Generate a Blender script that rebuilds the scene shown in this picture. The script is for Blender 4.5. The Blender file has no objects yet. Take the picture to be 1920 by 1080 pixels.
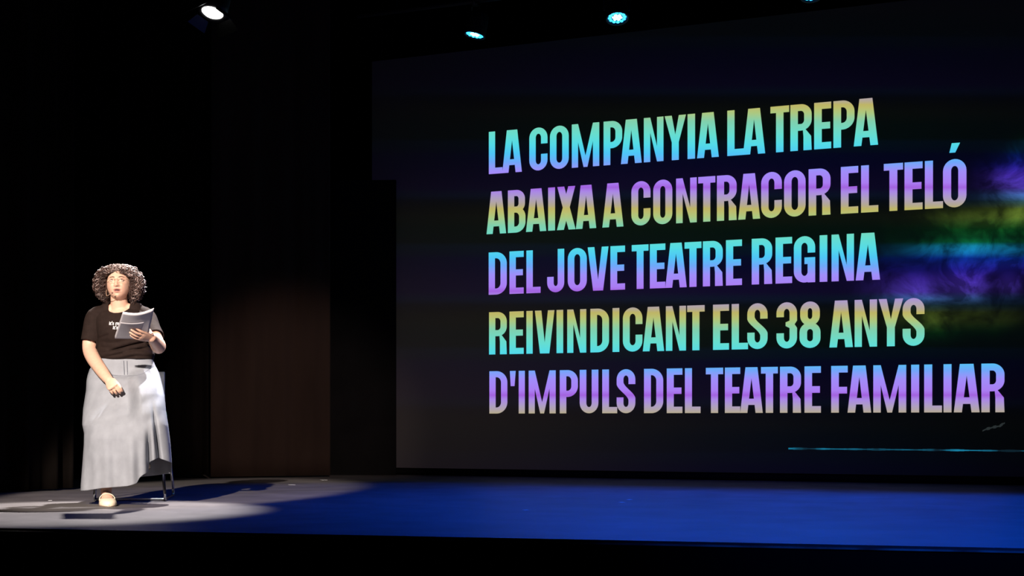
import bpy, bmesh, math, random
import numpy as np
from mathutils import Vector, Matrix
from mathutils.bvhtree import BVHTree

random.seed(7)
rng = np.random.default_rng(7)
sc = bpy.context.scene
COL = sc.collection
PI = math.pi

# ------------------------------------------------------------------ camera
F = 3000.0            # focal length in px of a 1920 px wide frame
HZ = 791.0            # row of the horizon
EYE = 0.523           # eye height above the stage floor
cam_d = bpy.data.cameras.new('camera')
cam = bpy.data.objects.new('camera', cam_d)
COL.objects.link(cam)
cam.location = (0, 0, EYE)
cam.rotation_euler = (PI/2, 0, 0)
cam_d.sensor_width = 36.0
cam_d.lens = F/1920*36.0
cam_d.shift_y = (HZ-540)/1920
cam_d.clip_end = 200
sc.camera = cam

# ------------------------------------------------------------------ world, exposure
w = bpy.data.worlds.new('world')
sc.world = w
w.use_nodes = True
w.node_tree.nodes['Background'].inputs[0].default_value = (0.5, 0.55, 0.7, 1)
w.node_tree.nodes['Background'].inputs[1].default_value = 0.0012
sc.view_settings.view_transform = 'Standard'
sc.view_settings.look = 'None'
sc.view_settings.gamma = 1
sc.view_settings.exposure = 0.0
sc.view_settings.use_curve_mapping = False


def P3(px, py, Y):
    return Vector(((px-960)*Y/F, Y, EYE+(HZ-py)*Y/F))


def floor_pt(px, py):
    Y = EYE*F/(py-HZ)
    return Vector(((px-960)*Y/F, Y, 0))


def spot(name, loc, target, energy, color, angle, blend, size):
    d = bpy.data.lights.new(name, 'SPOT')
    d.energy = energy
    d.color = color
    d.spot_size = math.radians(angle)
    d.spot_blend = blend
    d.shadow_soft_size = size
    o = bpy.data.objects.new(name, d)
    COL.objects.link(o)
    o.location = loc
    o.rotation_euler = (Vector(target)-Vector(loc)).to_track_quat('-Z', 'Y').to_euler()
    return o


# key profile spot hung over the audience, aimed at the seated woman
spot('front_spotlight', (-3.35, 1.0, 5.05), (-2.55, 10.25, 0.60), 10300, (1.0, 0.85, 0.73), 12.2, 0.35, 0.05)
spot('drape_fill_light', (0.6, 1.0, 4.8), (-2.05, 15.2, 0.55), 2600, (1.0, 0.74, 0.62), 10.5, 0.8, 0.08)  # added unseen lamp: lifts the brownish drape and the screen's lower left
# back light: the bright lantern that shows at the top of the picture
TOP = P3(398, 25, 11.75)
spot('lantern_beam', TOP+Vector((-0.02, -0.1, -0.12)), (-2.58, 9.5, 0), 2250, (1.0, 0.93, 0.90), 34, 0.5, 0.045)
# second white lantern of the same rig, above the picture, that catches the raised knee
spot('side_beam', (-0.15, 11.1, 4.55), (-2.36, 10.06, 0.70), 2300, (1.0, 0.95, 0.95), 5.2, 0.4, 0.05)
# blue LED pars of the upstage bar (three in the picture, the others further right on the same bar)
BAR0 = Vector((-0.331, 14.2, 3.96))
BARD = Vector((0.899, -0.438, 0)).normalized()
PAR_T = [0.0, 1.363, 3.05]
BLUE = (0.0, 0.075, 1.0)
for t, tgt, e, c in ((0.0, (-0.9, 11.6, 0), 280, BLUE), (1.363, (0.5, 10.6, 0), 640, BLUE), (3.05, (1.6, 10.0, 0), 720, (0.0, 0.085, 1.0)),
                  (4.6, (3.2, 9.4, 0), 720, (0.0, 0.085, 1.0))):
    p = BAR0+BARD*t+Vector((0, -0.16, -0.17))
    spot('par_beam', p, tgt, e, c, 70, 0.8, 0.07)
spot('violet_fill_beam', (2.4, 8.6, 4.3), (1.2, 13.0, 0), 60, (0.35, 0.05, 1.0), 40, 0.9, 0.07)  # added unseen lamp, tints the floor at the back violet
spot('blue_fill_beam', (2.5, 2.0, 4.4), (1.9, 9.2, 0), 950, (0.0, 0.115, 1.0), 34, 0.9, 0.07)  # additional blue lamp out of view, carries the blue to the stage front


# ------------------------------------------------------------------ materials
def srgb(r, g, b):
    f = lambda c: c/12.92 if c <= 0.04045 else ((c+0.055)/1.055)**2.4
    return (f(r/255), f(g/255), f(b/255), 1)


def mat(name, color, rough=0.6, metal=0.0, noise=None, bump=None, spec=None, sheen=None, sss=None):
    m = bpy.data.materials.new(name)
    m.use_nodes = True
    nt = m.node_tree
    b = nt.nodes['Principled BSDF']
    b.inputs['Base Color'].default_value = (*color[:3], 1)
    b.inputs['Roughness'].default_value = rough
    b.inputs['Metallic'].default_value = metal
    if spec is not None:
        b.inputs['Specular IOR Level'].default_value = spec
    if sheen:
        b.inputs['Sheen Weight'].default_value = sheen
    if sss:
        b.inputs['Subsurface Weight'].default_value = sss
        b.inputs['Subsurface Radius'].default_value = (0.012, 0.005, 0.003)
        b.inputs['Subsurface Scale'].default_value = 1.0
    tc = nt.nodes.new('ShaderNodeTexCoord')
    if noise:
        scale, amt = noise[0], noise[1]
        mp = nt.nodes.new('ShaderNodeMapping')
        mp.inputs['Scale'].default_value = noise[2] if len(noise) > 2 else (1, 1, 1)
        nt.links.new(tc.outputs['Object'], mp.inputs[0])
        n = nt.nodes.new('ShaderNodeTexNoise')
        n.inputs['Scale'].default_value = scale
        n.inputs['Detail'].default_value = 5
        nt.links.new(mp.outputs[0], n.inputs['Vector'])
        r = nt.nodes.new('ShaderNodeValToRGB')
        r.color_ramp.elements[0].position = 0.3
        r.color_ramp.elements[1].position = 0.7
        r.color_ramp.elements[0].color = (*[c*(1-amt) for c in color[:3]], 1)
        r.color_ramp.elements[1].color = (*[min(1, c*(1+amt)) for c in color[:3]], 1)
        nt.links.new(n.outputs['Fac'], r.inputs[0])
        nt.links.new(r.outputs[0], b.inputs['Base Color'])
    if bump:
        scale, strength = bump[0], bump[1]
        mp = nt.nodes.new('ShaderNodeMapping')
        mp.inputs['Scale'].default_value = bump[2] if len(bump) > 2 else (1, 1, 1)
        nt.links.new(tc.outputs['Object'], mp.inputs[0])
        n = nt.nodes.new('ShaderNodeTexNoise')
        n.inputs['Scale'].default_value = scale
        n.inputs['Detail'].default_value = 6
        nt.links.new(mp.outputs[0], n.inputs['Vector'])
        bp = nt.nodes.new('ShaderNodeBump')
        bp.inputs['Strength'].default_value = strength
        bp.inputs['Distance'].default_value = 0.01
        nt.links.new(n.outputs['Fac'], bp.inputs['Height'])
        nt.links.new(bp.outputs[0], b.inputs['Normal'])
    return m


def emat(name, color, strength):
    m = bpy.data.materials.new(name)
    m.use_nodes = True
    b = m.node_tree.nodes['Principled BSDF']
    b.inputs['Base Color'].default_value = (0.02, 0.02, 0.02, 1)
    b.inputs['Emission Color'].default_value = (*color[:3], 1)
    b.inputs['Emission Strength'].default_value = strength
    return m


M_black = mat('matte_black_paint', (0.006, 0.006, 0.006), 0.85, spec=0.15)
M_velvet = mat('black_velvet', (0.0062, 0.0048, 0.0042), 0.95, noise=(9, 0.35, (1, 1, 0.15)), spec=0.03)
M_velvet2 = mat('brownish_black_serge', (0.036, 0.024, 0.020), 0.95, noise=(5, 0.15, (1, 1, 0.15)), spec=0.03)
M_flat = mat('black_flat_paint', (0.008, 0.008, 0.009), 0.9, noise=(3, 0.2), spec=0.05)
M_chrome = mat('chromed_steel', (0.55, 0.55, 0.56), 0.16, 1.0, noise=(20, 0.06))
M_plastic = mat('white_plastic', (0.62, 0.62, 0.62), 0.4, noise=(6, 0.03))
M_house = mat('lamp_housing_black', (0.012, 0.012, 0.013), 0.5, noise=(30, 0.2))
M_door = mat('barn_door_black', (0.0025, 0.0025, 0.0025), 0.3, noise=(30, 0.2))
M_skin = mat('skin', (0.68, 0.415, 0.305), 0.5, noise=(60, 0.05), bump=(300, 0.05), spec=0.35, sss=0.12)
M_lip = mat('lip', (0.52, 0.22, 0.18), 0.45, noise=(80, 0.08))
M_mouth = mat('mouth_inside', (0.045, 0.012, 0.012), 0.6, noise=(80, 0.08))
M_shirt = mat('dark_jersey', (0.019, 0.0118, 0.0102), 0.85, noise=(40, 0.15), bump=(30, 0.25), spec=0.1)
M_denim = mat('pale_denim', (0.268, 0.286, 0.325), 0.9, noise=(14, 0.10, (1, 1, 0.75)), bump=(420, 0.10), spec=0.1)
M_stitch = mat('denim_stitch', (0.10, 0.11, 0.14), 0.9, noise=(200, 0.2))
M_paper = mat('white_paper', (0.60, 0.58, 0.62), 0.7, noise=(30, 0.02), spec=0.2)
M_paper2 = mat('printed_paper', (0.55, 0.53, 0.57), 0.7, noise=(14, 0.05, (0.3, 1, 6)), spec=0.2)
M_print = mat('white_print', (0.85, 0.83, 0.85), 0.7, noise=(60, 0.03))
M_shoe = mat('cream_leather', (0.80, 0.68, 0.52), 0.45, noise=(40, 0.05))
M_sole = mat('tan_sole', (0.22, 0.15, 0.10), 0.7, noise=(40, 0.1))
M_hair1 = mat('dark_brown_hair', (0.038, 0.018, 0.014), 0.5, noise=(60, 0.3))
M_hair2 = mat('brown_hair', (0.105, 0.056, 0.046), 0.5, noise=(60, 0.3))
M_hair3 = mat('greying_hair', (0.36, 0.27, 0.25), 0.5, noise=(60, 0.3))
M_brow = mat('brow_hair', (0.07, 0.033, 0.024), 0.7, noise=(60, 0.2))
M_wire = mat('thin_gold_frame', (0.45, 0.30, 0.20), 0.3, 1.0, noise=(40, 0.1))
M_mic = mat('beige_headset', (0.55, 0.36, 0.26), 0.5, noise=(60, 0.05))
M_micf = mat('mic_foam', (0.16, 0.07, 0.055), 0.9, noise=(200, 0.2))
M_tape = mat('white_tape', (0.6, 0.62, 0.65), 0.6, noise=(40, 0.05))
M_strip = mat('worn_edge_strip', (0.42, 0.36, 0.37), 0.7, 0.0, noise=(5, 0.85, (1, 1, 1)))


def floor_material():
    m = bpy.data.materials.new('worn_stage_floor')
    m.use_nodes = True
    nt = m.node_tree
    L = nt.links.new
    b = nt.nodes['Principled BSDF']
    tc = nt.nodes.new('ShaderNodeTexCoord')
    mp = nt.nodes.new('ShaderNodeMapping')
    mp.inputs['Rotation'].default_value = (0, 0, math.radians(15))
    mp.inputs['Scale'].default_value = (1.0, 1.0, 1.0)
    L(tc.outputs['Object'], mp.inputs[0])
    n1 = nt.nodes.new('ShaderNodeTexNoise')
    n1.inputs['Scale'].default_value = 2.4
    n1.inputs['Detail'].default_value = 9
    n1.inputs['Roughness'].default_value = 0.65
    L(mp.outputs[0], n1.inputs['Vector'])
    r1 = nt.nodes.new('ShaderNodeValToRGB')
    r1.color_ramp.elements[0].position = 0.30
    r1.color_ramp.elements[1].position = 0.75
    r1.color_ramp.elements[0].color = (0.078, 0.073, 0.075, 1)
    r1.color_ramp.elements[1].color = (0.162, 0.152, 0.154, 1)
    L(n1.outputs['Fac'], r1.inputs[0])
    # small pale scuffs
    mp2 = nt.nodes.new('ShaderNodeMapping')
    mp2.inputs['Scale'].default_value = (9, 2.2, 1)
    L(tc.outputs['Object'], mp2.inputs[0])
    n2 = nt.nodes.new('ShaderNodeTexNoise')
    n2.inputs['Scale'].default_value = 2.2
    n2.inputs['Detail'].default_value = 8
    n2.inputs['Roughness'].default_value = 0.75
    L(mp2.outputs[0], n2.inputs['Vector'])
    r2 = nt.nodes.new('ShaderNodeValToRGB')
    r2.color_ramp.elements[0].position = 0.62
    r2.color_ramp.elements[1].position = 0.80
    r2.color_ramp.elements[0].color = (0, 0, 0, 1)
    r2.color_ramp.elements[1].color = (0.10, 0.10, 0.10, 1)
    L(n2.outputs['Fac'], r2.inputs[0])
    ad = nt.nodes.new('ShaderNodeMixRGB')
    ad.blend_type = 'ADD'
    ad.inputs[0].default_value = 1
    L(r1.outputs[0], ad.inputs[1])
    L(r2.outputs[0], ad.inputs[2])
    L(ad.outputs[0], b.inputs['Base Color'])
    b.inputs['Roughness'].default_value = 0.5
    b.inputs['Specular IOR Level'].default_value = 0.06
    return m


M_floor = floor_material()


# ------------------------------------------------------------------ object helpers
def link_mesh(name, verts, faces, material=None, parent=None, smooth=True, mats=None):
    me = bpy.data.meshes.new(name)
    me.from_pydata([tuple(v) for v in verts], [], [tuple(f) for f in faces])
    me.validate()
    if smooth:
        me.polygons.foreach_set('use_smooth', [True]*len(me.polygons))
    for m in (mats or [material]):
        if m:
            me.materials.append(m)
    o = bpy.data.objects.new(name, me)
    COL.objects.link(o)
    if parent:
        o.parent = parent
    return o


def tag(o, label=None, cat=None, group=None, kind=None):
    if label:
        o['label'] = label
    if cat:
        o['category'] = cat
    if group:
        o['group'] = group
    if kind:
        o['kind'] = kind
    return o


def empty(name, loc, rz=0.0):
    o = bpy.data.objects.new(name, None)
    COL.objects.link(o)
    o.location = loc
    o.rotation_euler = (0, 0, rz)
    o.empty_display_size = 0.1
    return o


class MB:
    """collects vertices and faces of one mesh"""
    def __init__(self):
        self.v, self.f = [], []

    def add(self, vs, fs):
        n = len(self.v)
        self.v += [Vector(p) for p in vs]
        self.f += [tuple(i+n for i in f) for f in fs]
        return self

    def box(self, c, s, rot=None):
        c = Vector(c)
        vs = []
        for k in range(8):
            d = Vector(((k & 1)-.5, ((k >> 1) & 1)-.5, ((k >> 2) & 1)-.5))
            d = Vector((d.x*s[0], d.y*s[1], d.z*s[2]))
            if rot is not None:
                d = rot @ d
            vs.append(c+d)
        return self.add(vs, [(0, 2, 3, 1), (4, 5, 7, 6), (0, 1, 5, 4), (2, 6, 7, 3), (0, 4, 6, 2), (1, 3, 7, 5)])

    def tube(self, pts, rad, sides=12, cap=True, ref=None):
        """round (or elliptical, rad=(a,b)) tube with rounded ends"""
        P = [Vector(p) for p in pts]
        n = len(P)
        if not isinstance(rad, (list, np.ndarray)):
            rad = [rad]*n
        R = [(r if isinstance(r, tuple) else (r, r)) for r in rad]
        T = []
        for i in range(n):
            a = P[max(0, i-1)]
            b = P[min(n-1, i+1)]
            d = b-a
            T.append(d.normalized() if d.length > 1e-9 else Vector((0, 0, 1)))
        up = Vector(ref) if ref is not None else (Vector((0, 0, 1)) if abs(T[0].z) < 0.9 else Vector((0, 1, 0)))
        rings = []
        N = (up-T[0]*up.dot(T[0])).normalized()
        for i in range(n):
            if ref is not None:
                N = (Vector(ref)-T[i]*Vector(ref).dot(T[i])).normalized()
            else:
                N = (N-T[i]*N.dot(T[i])).normalized()
            rings.append((P[i], N.copy(), T[i].cross(N), R[i], T[i]))
        seq = []
        if cap:
            c, N0, B0, r0, t0 = rings[0]
            for a in (80, 55, 28):
                k = math.radians(a)
                m = min(r0)
                seq.append((c-t0*m*math.sin(k), N0, B0, (r0[0]*math.cos(k), r0[1]*math.cos(k))))
        for c, N0, B0, r0, t0 in rings:
            seq.append((c, N0, B0, r0))
        if cap:
            c, N0, B0, r0, t0 = rings[-1]
            for a in (28, 55, 80):
                k = math.radians(a)
                m = min(r0)
                seq.append((c+t0*m*math.sin(k), N0, B0, (r0[0]*math.cos(k), r0[1]*math.cos(k))))
        vs, fs = [], []
        for c, N0, B0, r0 in seq:
            for k in range(sides):
                a = 2*PI*k/sides
                vs.append(c+N0*(r0[0]*math.cos(a))+B0*(r0[1]*math.sin(a)))
        for i in range(len(seq)-1):
            for k in range(sides):
                a, b = i*sides+k, i*sides+(k+1) % sides
                fs.append((a, b, b+sides, a+sides))
        fs.append(tuple(range(sides-1, -1, -1)))
        fs.append(tuple(range((len(seq)-1)*sides, len(seq)*sides)))
        return self.add(vs, fs)

    def ellipsoid(self, c, r, rot=None, nu=24, nv=16):
        c = Vector(c)
        vs, fs = [], []
        for j in range(nv+1):
            th = PI*j/nv
            for i in range(nu):
                ph = 2*PI*i/nu
                d = Vector((r[0]*math.sin(th)*math.cos(ph), r[1]*math.sin(th)*math.sin(ph), r[2]*math.cos(th)))
                if rot is not None:
                    d = rot @ d
                vs.append(c+d)
        for j in range(nv):
            for i in range(nu):
                a, b = j*nu+i, j*nu+(i+1) % nu
                fs.append((a, a+nu, b+nu, b))
        return self.add(vs, fs)

    def lathe(self, prof, M, sides=24):
        """prof: list of (r, h); M maps local (axis = z) to space"""
        vs, fs = [], []
        for r, h in prof:
            for k in range(sides):
                a = 2*PI*k/sides
                vs.append(M @ Vector((r*math.cos(a), r*math.sin(a), h)))
        for i in range(len(prof)-1):
            for k in range(sides):
                a, b = i*sides+k, i*sides+(k+1) % sides
                fs.append((a, b, b+sides, a+sides))
        fs.append(tuple(range(sides-1, -1, -1)))
        fs.append(tuple(range((len(prof)-1)*sides, len(prof)*sides)))
        return self.add(vs, fs)

    def build(self, name, material=None, parent=None, smooth=True, mats=None, recalc=True):
        o = link_mesh(name, self.v, self.f, material, parent, smooth, mats)
        if recalc:
            bm = bmesh.new()
            bm.from_mesh(o.data)
            bmesh.ops.recalc_face_normals(bm, faces=bm.faces)
            bm.to_mesh(o.data)
            bm.free()
        return o


def voxel_union(mb, size):
    """one continuous skin around everything collected in mb -> (verts ndarray, faces list)"""
    o = mb.build('union_source', None, None)
    md = o.modifiers.new('r', 'REMESH')
    md.mode = 'VOXEL'
    md.voxel_size = size
    md.adaptivity = 0
    dg = bpy.context.evaluated_depsgraph_get()
    me = bpy.data.meshes.new_from_object(o.evaluated_get(dg))
    n = len(me.vertices)
    co = np.empty(n*3)
    me.vertices.foreach_get('co', co)
    co = co.reshape(-1, 3)
    faces = [tuple(p.vertices) for p in me.polygons]
    old = o.data
    bpy.data.objects.remove(o)
    bpy.data.meshes.remove(old)
    bpy.data.meshes.remove(me)
    return co, faces


def laplace(co, faces, iters, weight=None, lam=0.5):
    E = set()
    for f in faces:
        for i in range(len(f)):
            a, b = f[i], f[(i+1) % len(f)]
            E.add((a, b) if a < b else (b, a))
    E = np.array(list(E))
    n = len(co)
    deg = np.bincount(E.ravel(), minlength=n).astype(float)
    deg[deg == 0] = 1
    wv = np.full(n, lam) if weight is None else lam*weight
    for _ in range(iters):
        s = np.empty_like(co)
        for k in range(3):
            s[:, k] = np.bincount(E[:, 0], co[E[:, 1], k], n)+np.bincount(E[:, 1], co[E[:, 0], k], n)
        co = co+(s/deg[:, None]-co)*wv[:, None]
    return co


def interp(x, table):
    xs = [a for a, _ in table]
    ys = [b for _, b in table]
    return float(np.interp(x, xs, ys))


def smooth01(a, b, x):
    t = min(1, max(0, (x-a)/(b-a)))
    return t*t*(3-2*t)


# ------------------------------------------------------------------ the setting
E0, E1 = floor_pt(0, 990), floor_pt(1920, 1028)
ed = (E1-E0).normalized()
A0, A1 = E0-ed*3.2, E1+ed*4.5
A0.z = A1.z = 0
zb = -0.95
mb = MB()
back0, back1 = Vector((A0.x, 18.0, 0)), Vector((A1.x, 18.0, 0))
top = [A0, A1, back1, back0]
mb.add([*top, *[Vector((p.x, p.y, -0.05)) for p in top]],
       [(0, 1, 2, 3), (7, 6, 5, 4), (0, 4, 5, 1), (1, 5, 6, 2), (2, 6, 7, 3), (3, 7, 4, 0)])
tag(mb.build('floor', M_floor, smooth=False), kind='structure')
# black riser below the stage edge
nrm = Vector((ed.y, -ed.x, 0))
mb = MB()
q = [A0+nrm*0.012, A1+nrm*0.012, A1-nrm*0.05, A0-nrm*0.05]
mb.add([Vector((p.x, p.y, -0.014)) for p in q]+[Vector((p.x, p.y, zb)) for p in q],
       [(3, 2, 1, 0), (4, 5, 6, 7), (0, 1, 5, 4), (1, 2, 6, 5), (2, 3, 7, 6), (3, 0, 4, 7)])
tag(mb.build('wall_front', M_black, smooth=False), kind='structure')
mb = MB()
q = [A0+nrm*0.018, A1+nrm*0.018, A1, A0]
mb.add([Vector((p.x, p.y, -0.012)) for p in q]+[Vector((p.x, p.y, -0.019)) for p in q],
       [(0, 1, 2, 3), (7, 6, 5, 4), (0, 4, 5, 1), (1, 5, 6, 2), (2, 6, 7, 3), (3, 7, 4, 0)])
tag(mb.build('trim_1', M_strip, smooth=False), kind='structure')
for nm, c, s in (('wall_back', (0.5, 18.1, 2.1), (14, 0.2, 6.2)), ('wall_left', (A0.x-0.1, 9, 2.1), (0.2, 19, 6.2)),
                 ('wall_right', (A1.x+0.1, 9, 2.1), (0.2, 19, 6.2)), ('ceiling', (0.5, 9, 5.3), (14, 19, 0.2))):
    tag(MB().box(c, s).build(nm, M_black, smooth=False), kind='structure')
tag(MB().box((0.5, 3.4, zb-0.05), (14, 9.5, 0.1)).build('floor_auditorium', M_black, smooth=False), kind='structure')


# ------------------------------------------------------------------ drapes
def drape(name, label, p0, p1, z0, z1, folds, amp, seed, m=M_velvet, cat='curtain', grp=None):
    r = random.Random(seed)
    p0, p1 = Vector((*p0, 0)), Vector((*p1, 0))
    d = p1-p0
    L = d.length
    d.normalize()
    nr = Vector((d.y, -d.x, 0))
    nu, nv = int(folds*16), 26
    ph = [r.uniform(0, 2*PI) for _ in range(4)]
    base = empty('tmp', (0, 0, 0))
    bpy.data.objects.remove(base)
    vs, fs = [], []
    for j in range(nv+1):
        v = j/nv
        z = z0+(z1-z0)*v
        for i in range(nu+1):
            u = i/nu
            a = 2*PI*folds*u
            k = amp*(0.55*math.sin(a+0.5*math.sin(2.3*u*PI+ph[0])+0.25*math.sin(3*v+ph[1]))
                     + 0.3*math.sin(a*0.53+ph[2]+0.5*v)+0.25*math.sin(a*1.9+ph[3]-0.6*v))
            k *= 1.0+0.25*(1-v)
            vs.append(d*(L*u+0.25*amp*math.sin(2*a+ph[2]))+nr*k+Vector((0, 0, z)))
    for j in range(nv):
        for i in range(nu):
            a = j*(nu+1)+i
            fs.append((a, a+1, a+nu+2, a+nu+1))
    o = link_mesh(name, vs, fs, m)
    o.location = p0
    s = o.modifiers.new('s', 'SOLIDIFY')
    s.thickness = 0.006
    return tag(o, label, cat, grp)


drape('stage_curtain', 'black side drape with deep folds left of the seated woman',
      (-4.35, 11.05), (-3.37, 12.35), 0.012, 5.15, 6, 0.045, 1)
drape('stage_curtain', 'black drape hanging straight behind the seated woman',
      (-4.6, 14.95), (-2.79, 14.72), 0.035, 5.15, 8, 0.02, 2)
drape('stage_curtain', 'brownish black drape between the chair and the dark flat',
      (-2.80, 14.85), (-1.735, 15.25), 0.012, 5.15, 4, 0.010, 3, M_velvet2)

# dark masking flat at the screen's edge, its top lower than the screen's
mb = MB()
fa, fb = Vector((-1.95, 15.75, 0)), Vector((-1.137, 15.68, 0))
mid = (fa+fb)/2
fd = (fb-fa).normalized()
rot = Matrix.Rotation(math.atan2(fd.y, fd.x), 3, 'Z')
flat_h = P3(742, 338, 15.7).z
fl = empty('masking_flat', (mid.x, mid.y, 0), math.atan2(fd.y, fd.x))
tag(fl, 'black masking flat standing at the left edge of the projection screen', 'flat')
Lf = (fb-fa).length
MB().box((0, 0, flat_h/2), (Lf, 0.02, flat_h)).build('panel', M_flat, fl, smooth=False)
mb = MB()
for x in (-Lf/2+0.03, Lf/2-0.03):
    mb.box((x, 0.03, flat_h/2), (0.05, 0.04, flat_h))
for z in (0.04, flat_h/2, flat_h-0.04):
    mb.box((0, 0.03, z), (Lf-0.1, 0.04, 0.05))
mb.build('frame', M_black, fl, smooth=False)

# ------------------------------------------------------------------ projection screen
SO = Vector((-1.15, 15.85, 0))
ANG = math.atan2(-0.438, 0.899)


def s_of(px):
    k = (px-960)/F
    return (k*15.85+1.15)/(0.899+0.438*k)


def sz(px, py):
    t = s_of(px)
    return t, EYE+(HZ-py)*(15.85-0.438*t)/F


SB, ST, SL, SR = 0.069, 4.12, s_of(697), 7.7


def phase_nodes(nt):
    """position of the colour bands of the projected picture: they fan out from the left"""
    L = nt.links.new
    tc = nt.nodes.new('ShaderNodeTexCoord')
    sp = nt.nodes.new('ShaderNodeSeparateXYZ')
    L(tc.outputs['Object'], sp.inputs[0])

    def math_(op, a, b=None):
        n = nt.nodes.new('ShaderNodeMath')
        n.operation = op
        for i, q in enumerate((a, b)):
            if q is None:
                continue
            if isinstance(q, (int, float)):
                n.inputs[i].default_value = q
            else:
                L(q, n.inputs[i])
        return n.outputs[0]
    den = math_('SUBTRACT', 15.85, math_('MULTIPLY', sp.outputs['X'], 0.438))
    ph = math_('MULTIPLY', math_('DIVIDE', math_('SUBTRACT', sp.outputs['Z'], EYE), den), F/195.0)
    fr = math_('FRACT', math_('SUBTRACT', ph, 0.051))
    return tc, sp, fr, math_


BANDS = [(0.0, (194, 184, 104)), (0.035, (184, 172, 148)), (0.10, (178, 162, 196)), (0.165, (174, 138, 236)),
         (0.205, (166, 100, 228)), (0.25, (174, 128, 248)), (0.36, (164, 144, 255)), (0.45, (112, 172, 255)),
         (0.53, (80, 202, 252)), (0.62, (86, 224, 236)), (0.72, (106, 226, 210)), (0.84, (132, 212, 176)),
         (0.92, (176, 204, 130)), (0.97, (192, 192, 112))]
SMOKE = [(0.0, (96, 118, 40)), (0.07, (60, 100, 110)), (0.13, (90, 140, 230)), (0.2, (110, 80, 235)),
         (0.33, (92, 60, 225)), (0.42, (55, 50, 220)), (0.52, (20, 70, 215)), (0.57, (20, 120, 190)),
         (0.64, (20, 140, 180)), (0.68, (10, 120, 70)), (0.8, (30, 130, 50)), (0.92, (110, 140, 50))]


def ramp(nt, fac, stops):
    r = nt.nodes.new('ShaderNodeValToRGB')
    cr = r.color_ramp
    cr.elements[0].position = stops[0][0]
    cr.elements[0].color = srgb(*stops[0][1])
    cr.elements[1].position = 1.0
    cr.elements[1].color = srgb(*stops[0][1])
    for p, c in stops[1:]:
        e = cr.elements.new(p)
        e.color = srgb(*c)
    nt.links.new(fac, r.inputs[0])
    return r.outputs[0]


def letter_material():
    m = bpy.data.materials.new('projected_rainbow_light')
    m.use_nodes = True
    nt = m.node_tree
    b = nt.nodes['Principled BSDF']
    b.inputs['Base Color'].default_value = (0.03, 0.03, 0.03, 1)
    b.inputs['Roughness'].default_value = 0.9
    tc, sp, fr, _ = phase_nodes(nt)
    nt.links.new(ramp(nt, fr, BANDS), b.inputs['Emission Color'])
    b.inputs['Emission Strength'].default_value = 0.95
    return m


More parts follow.
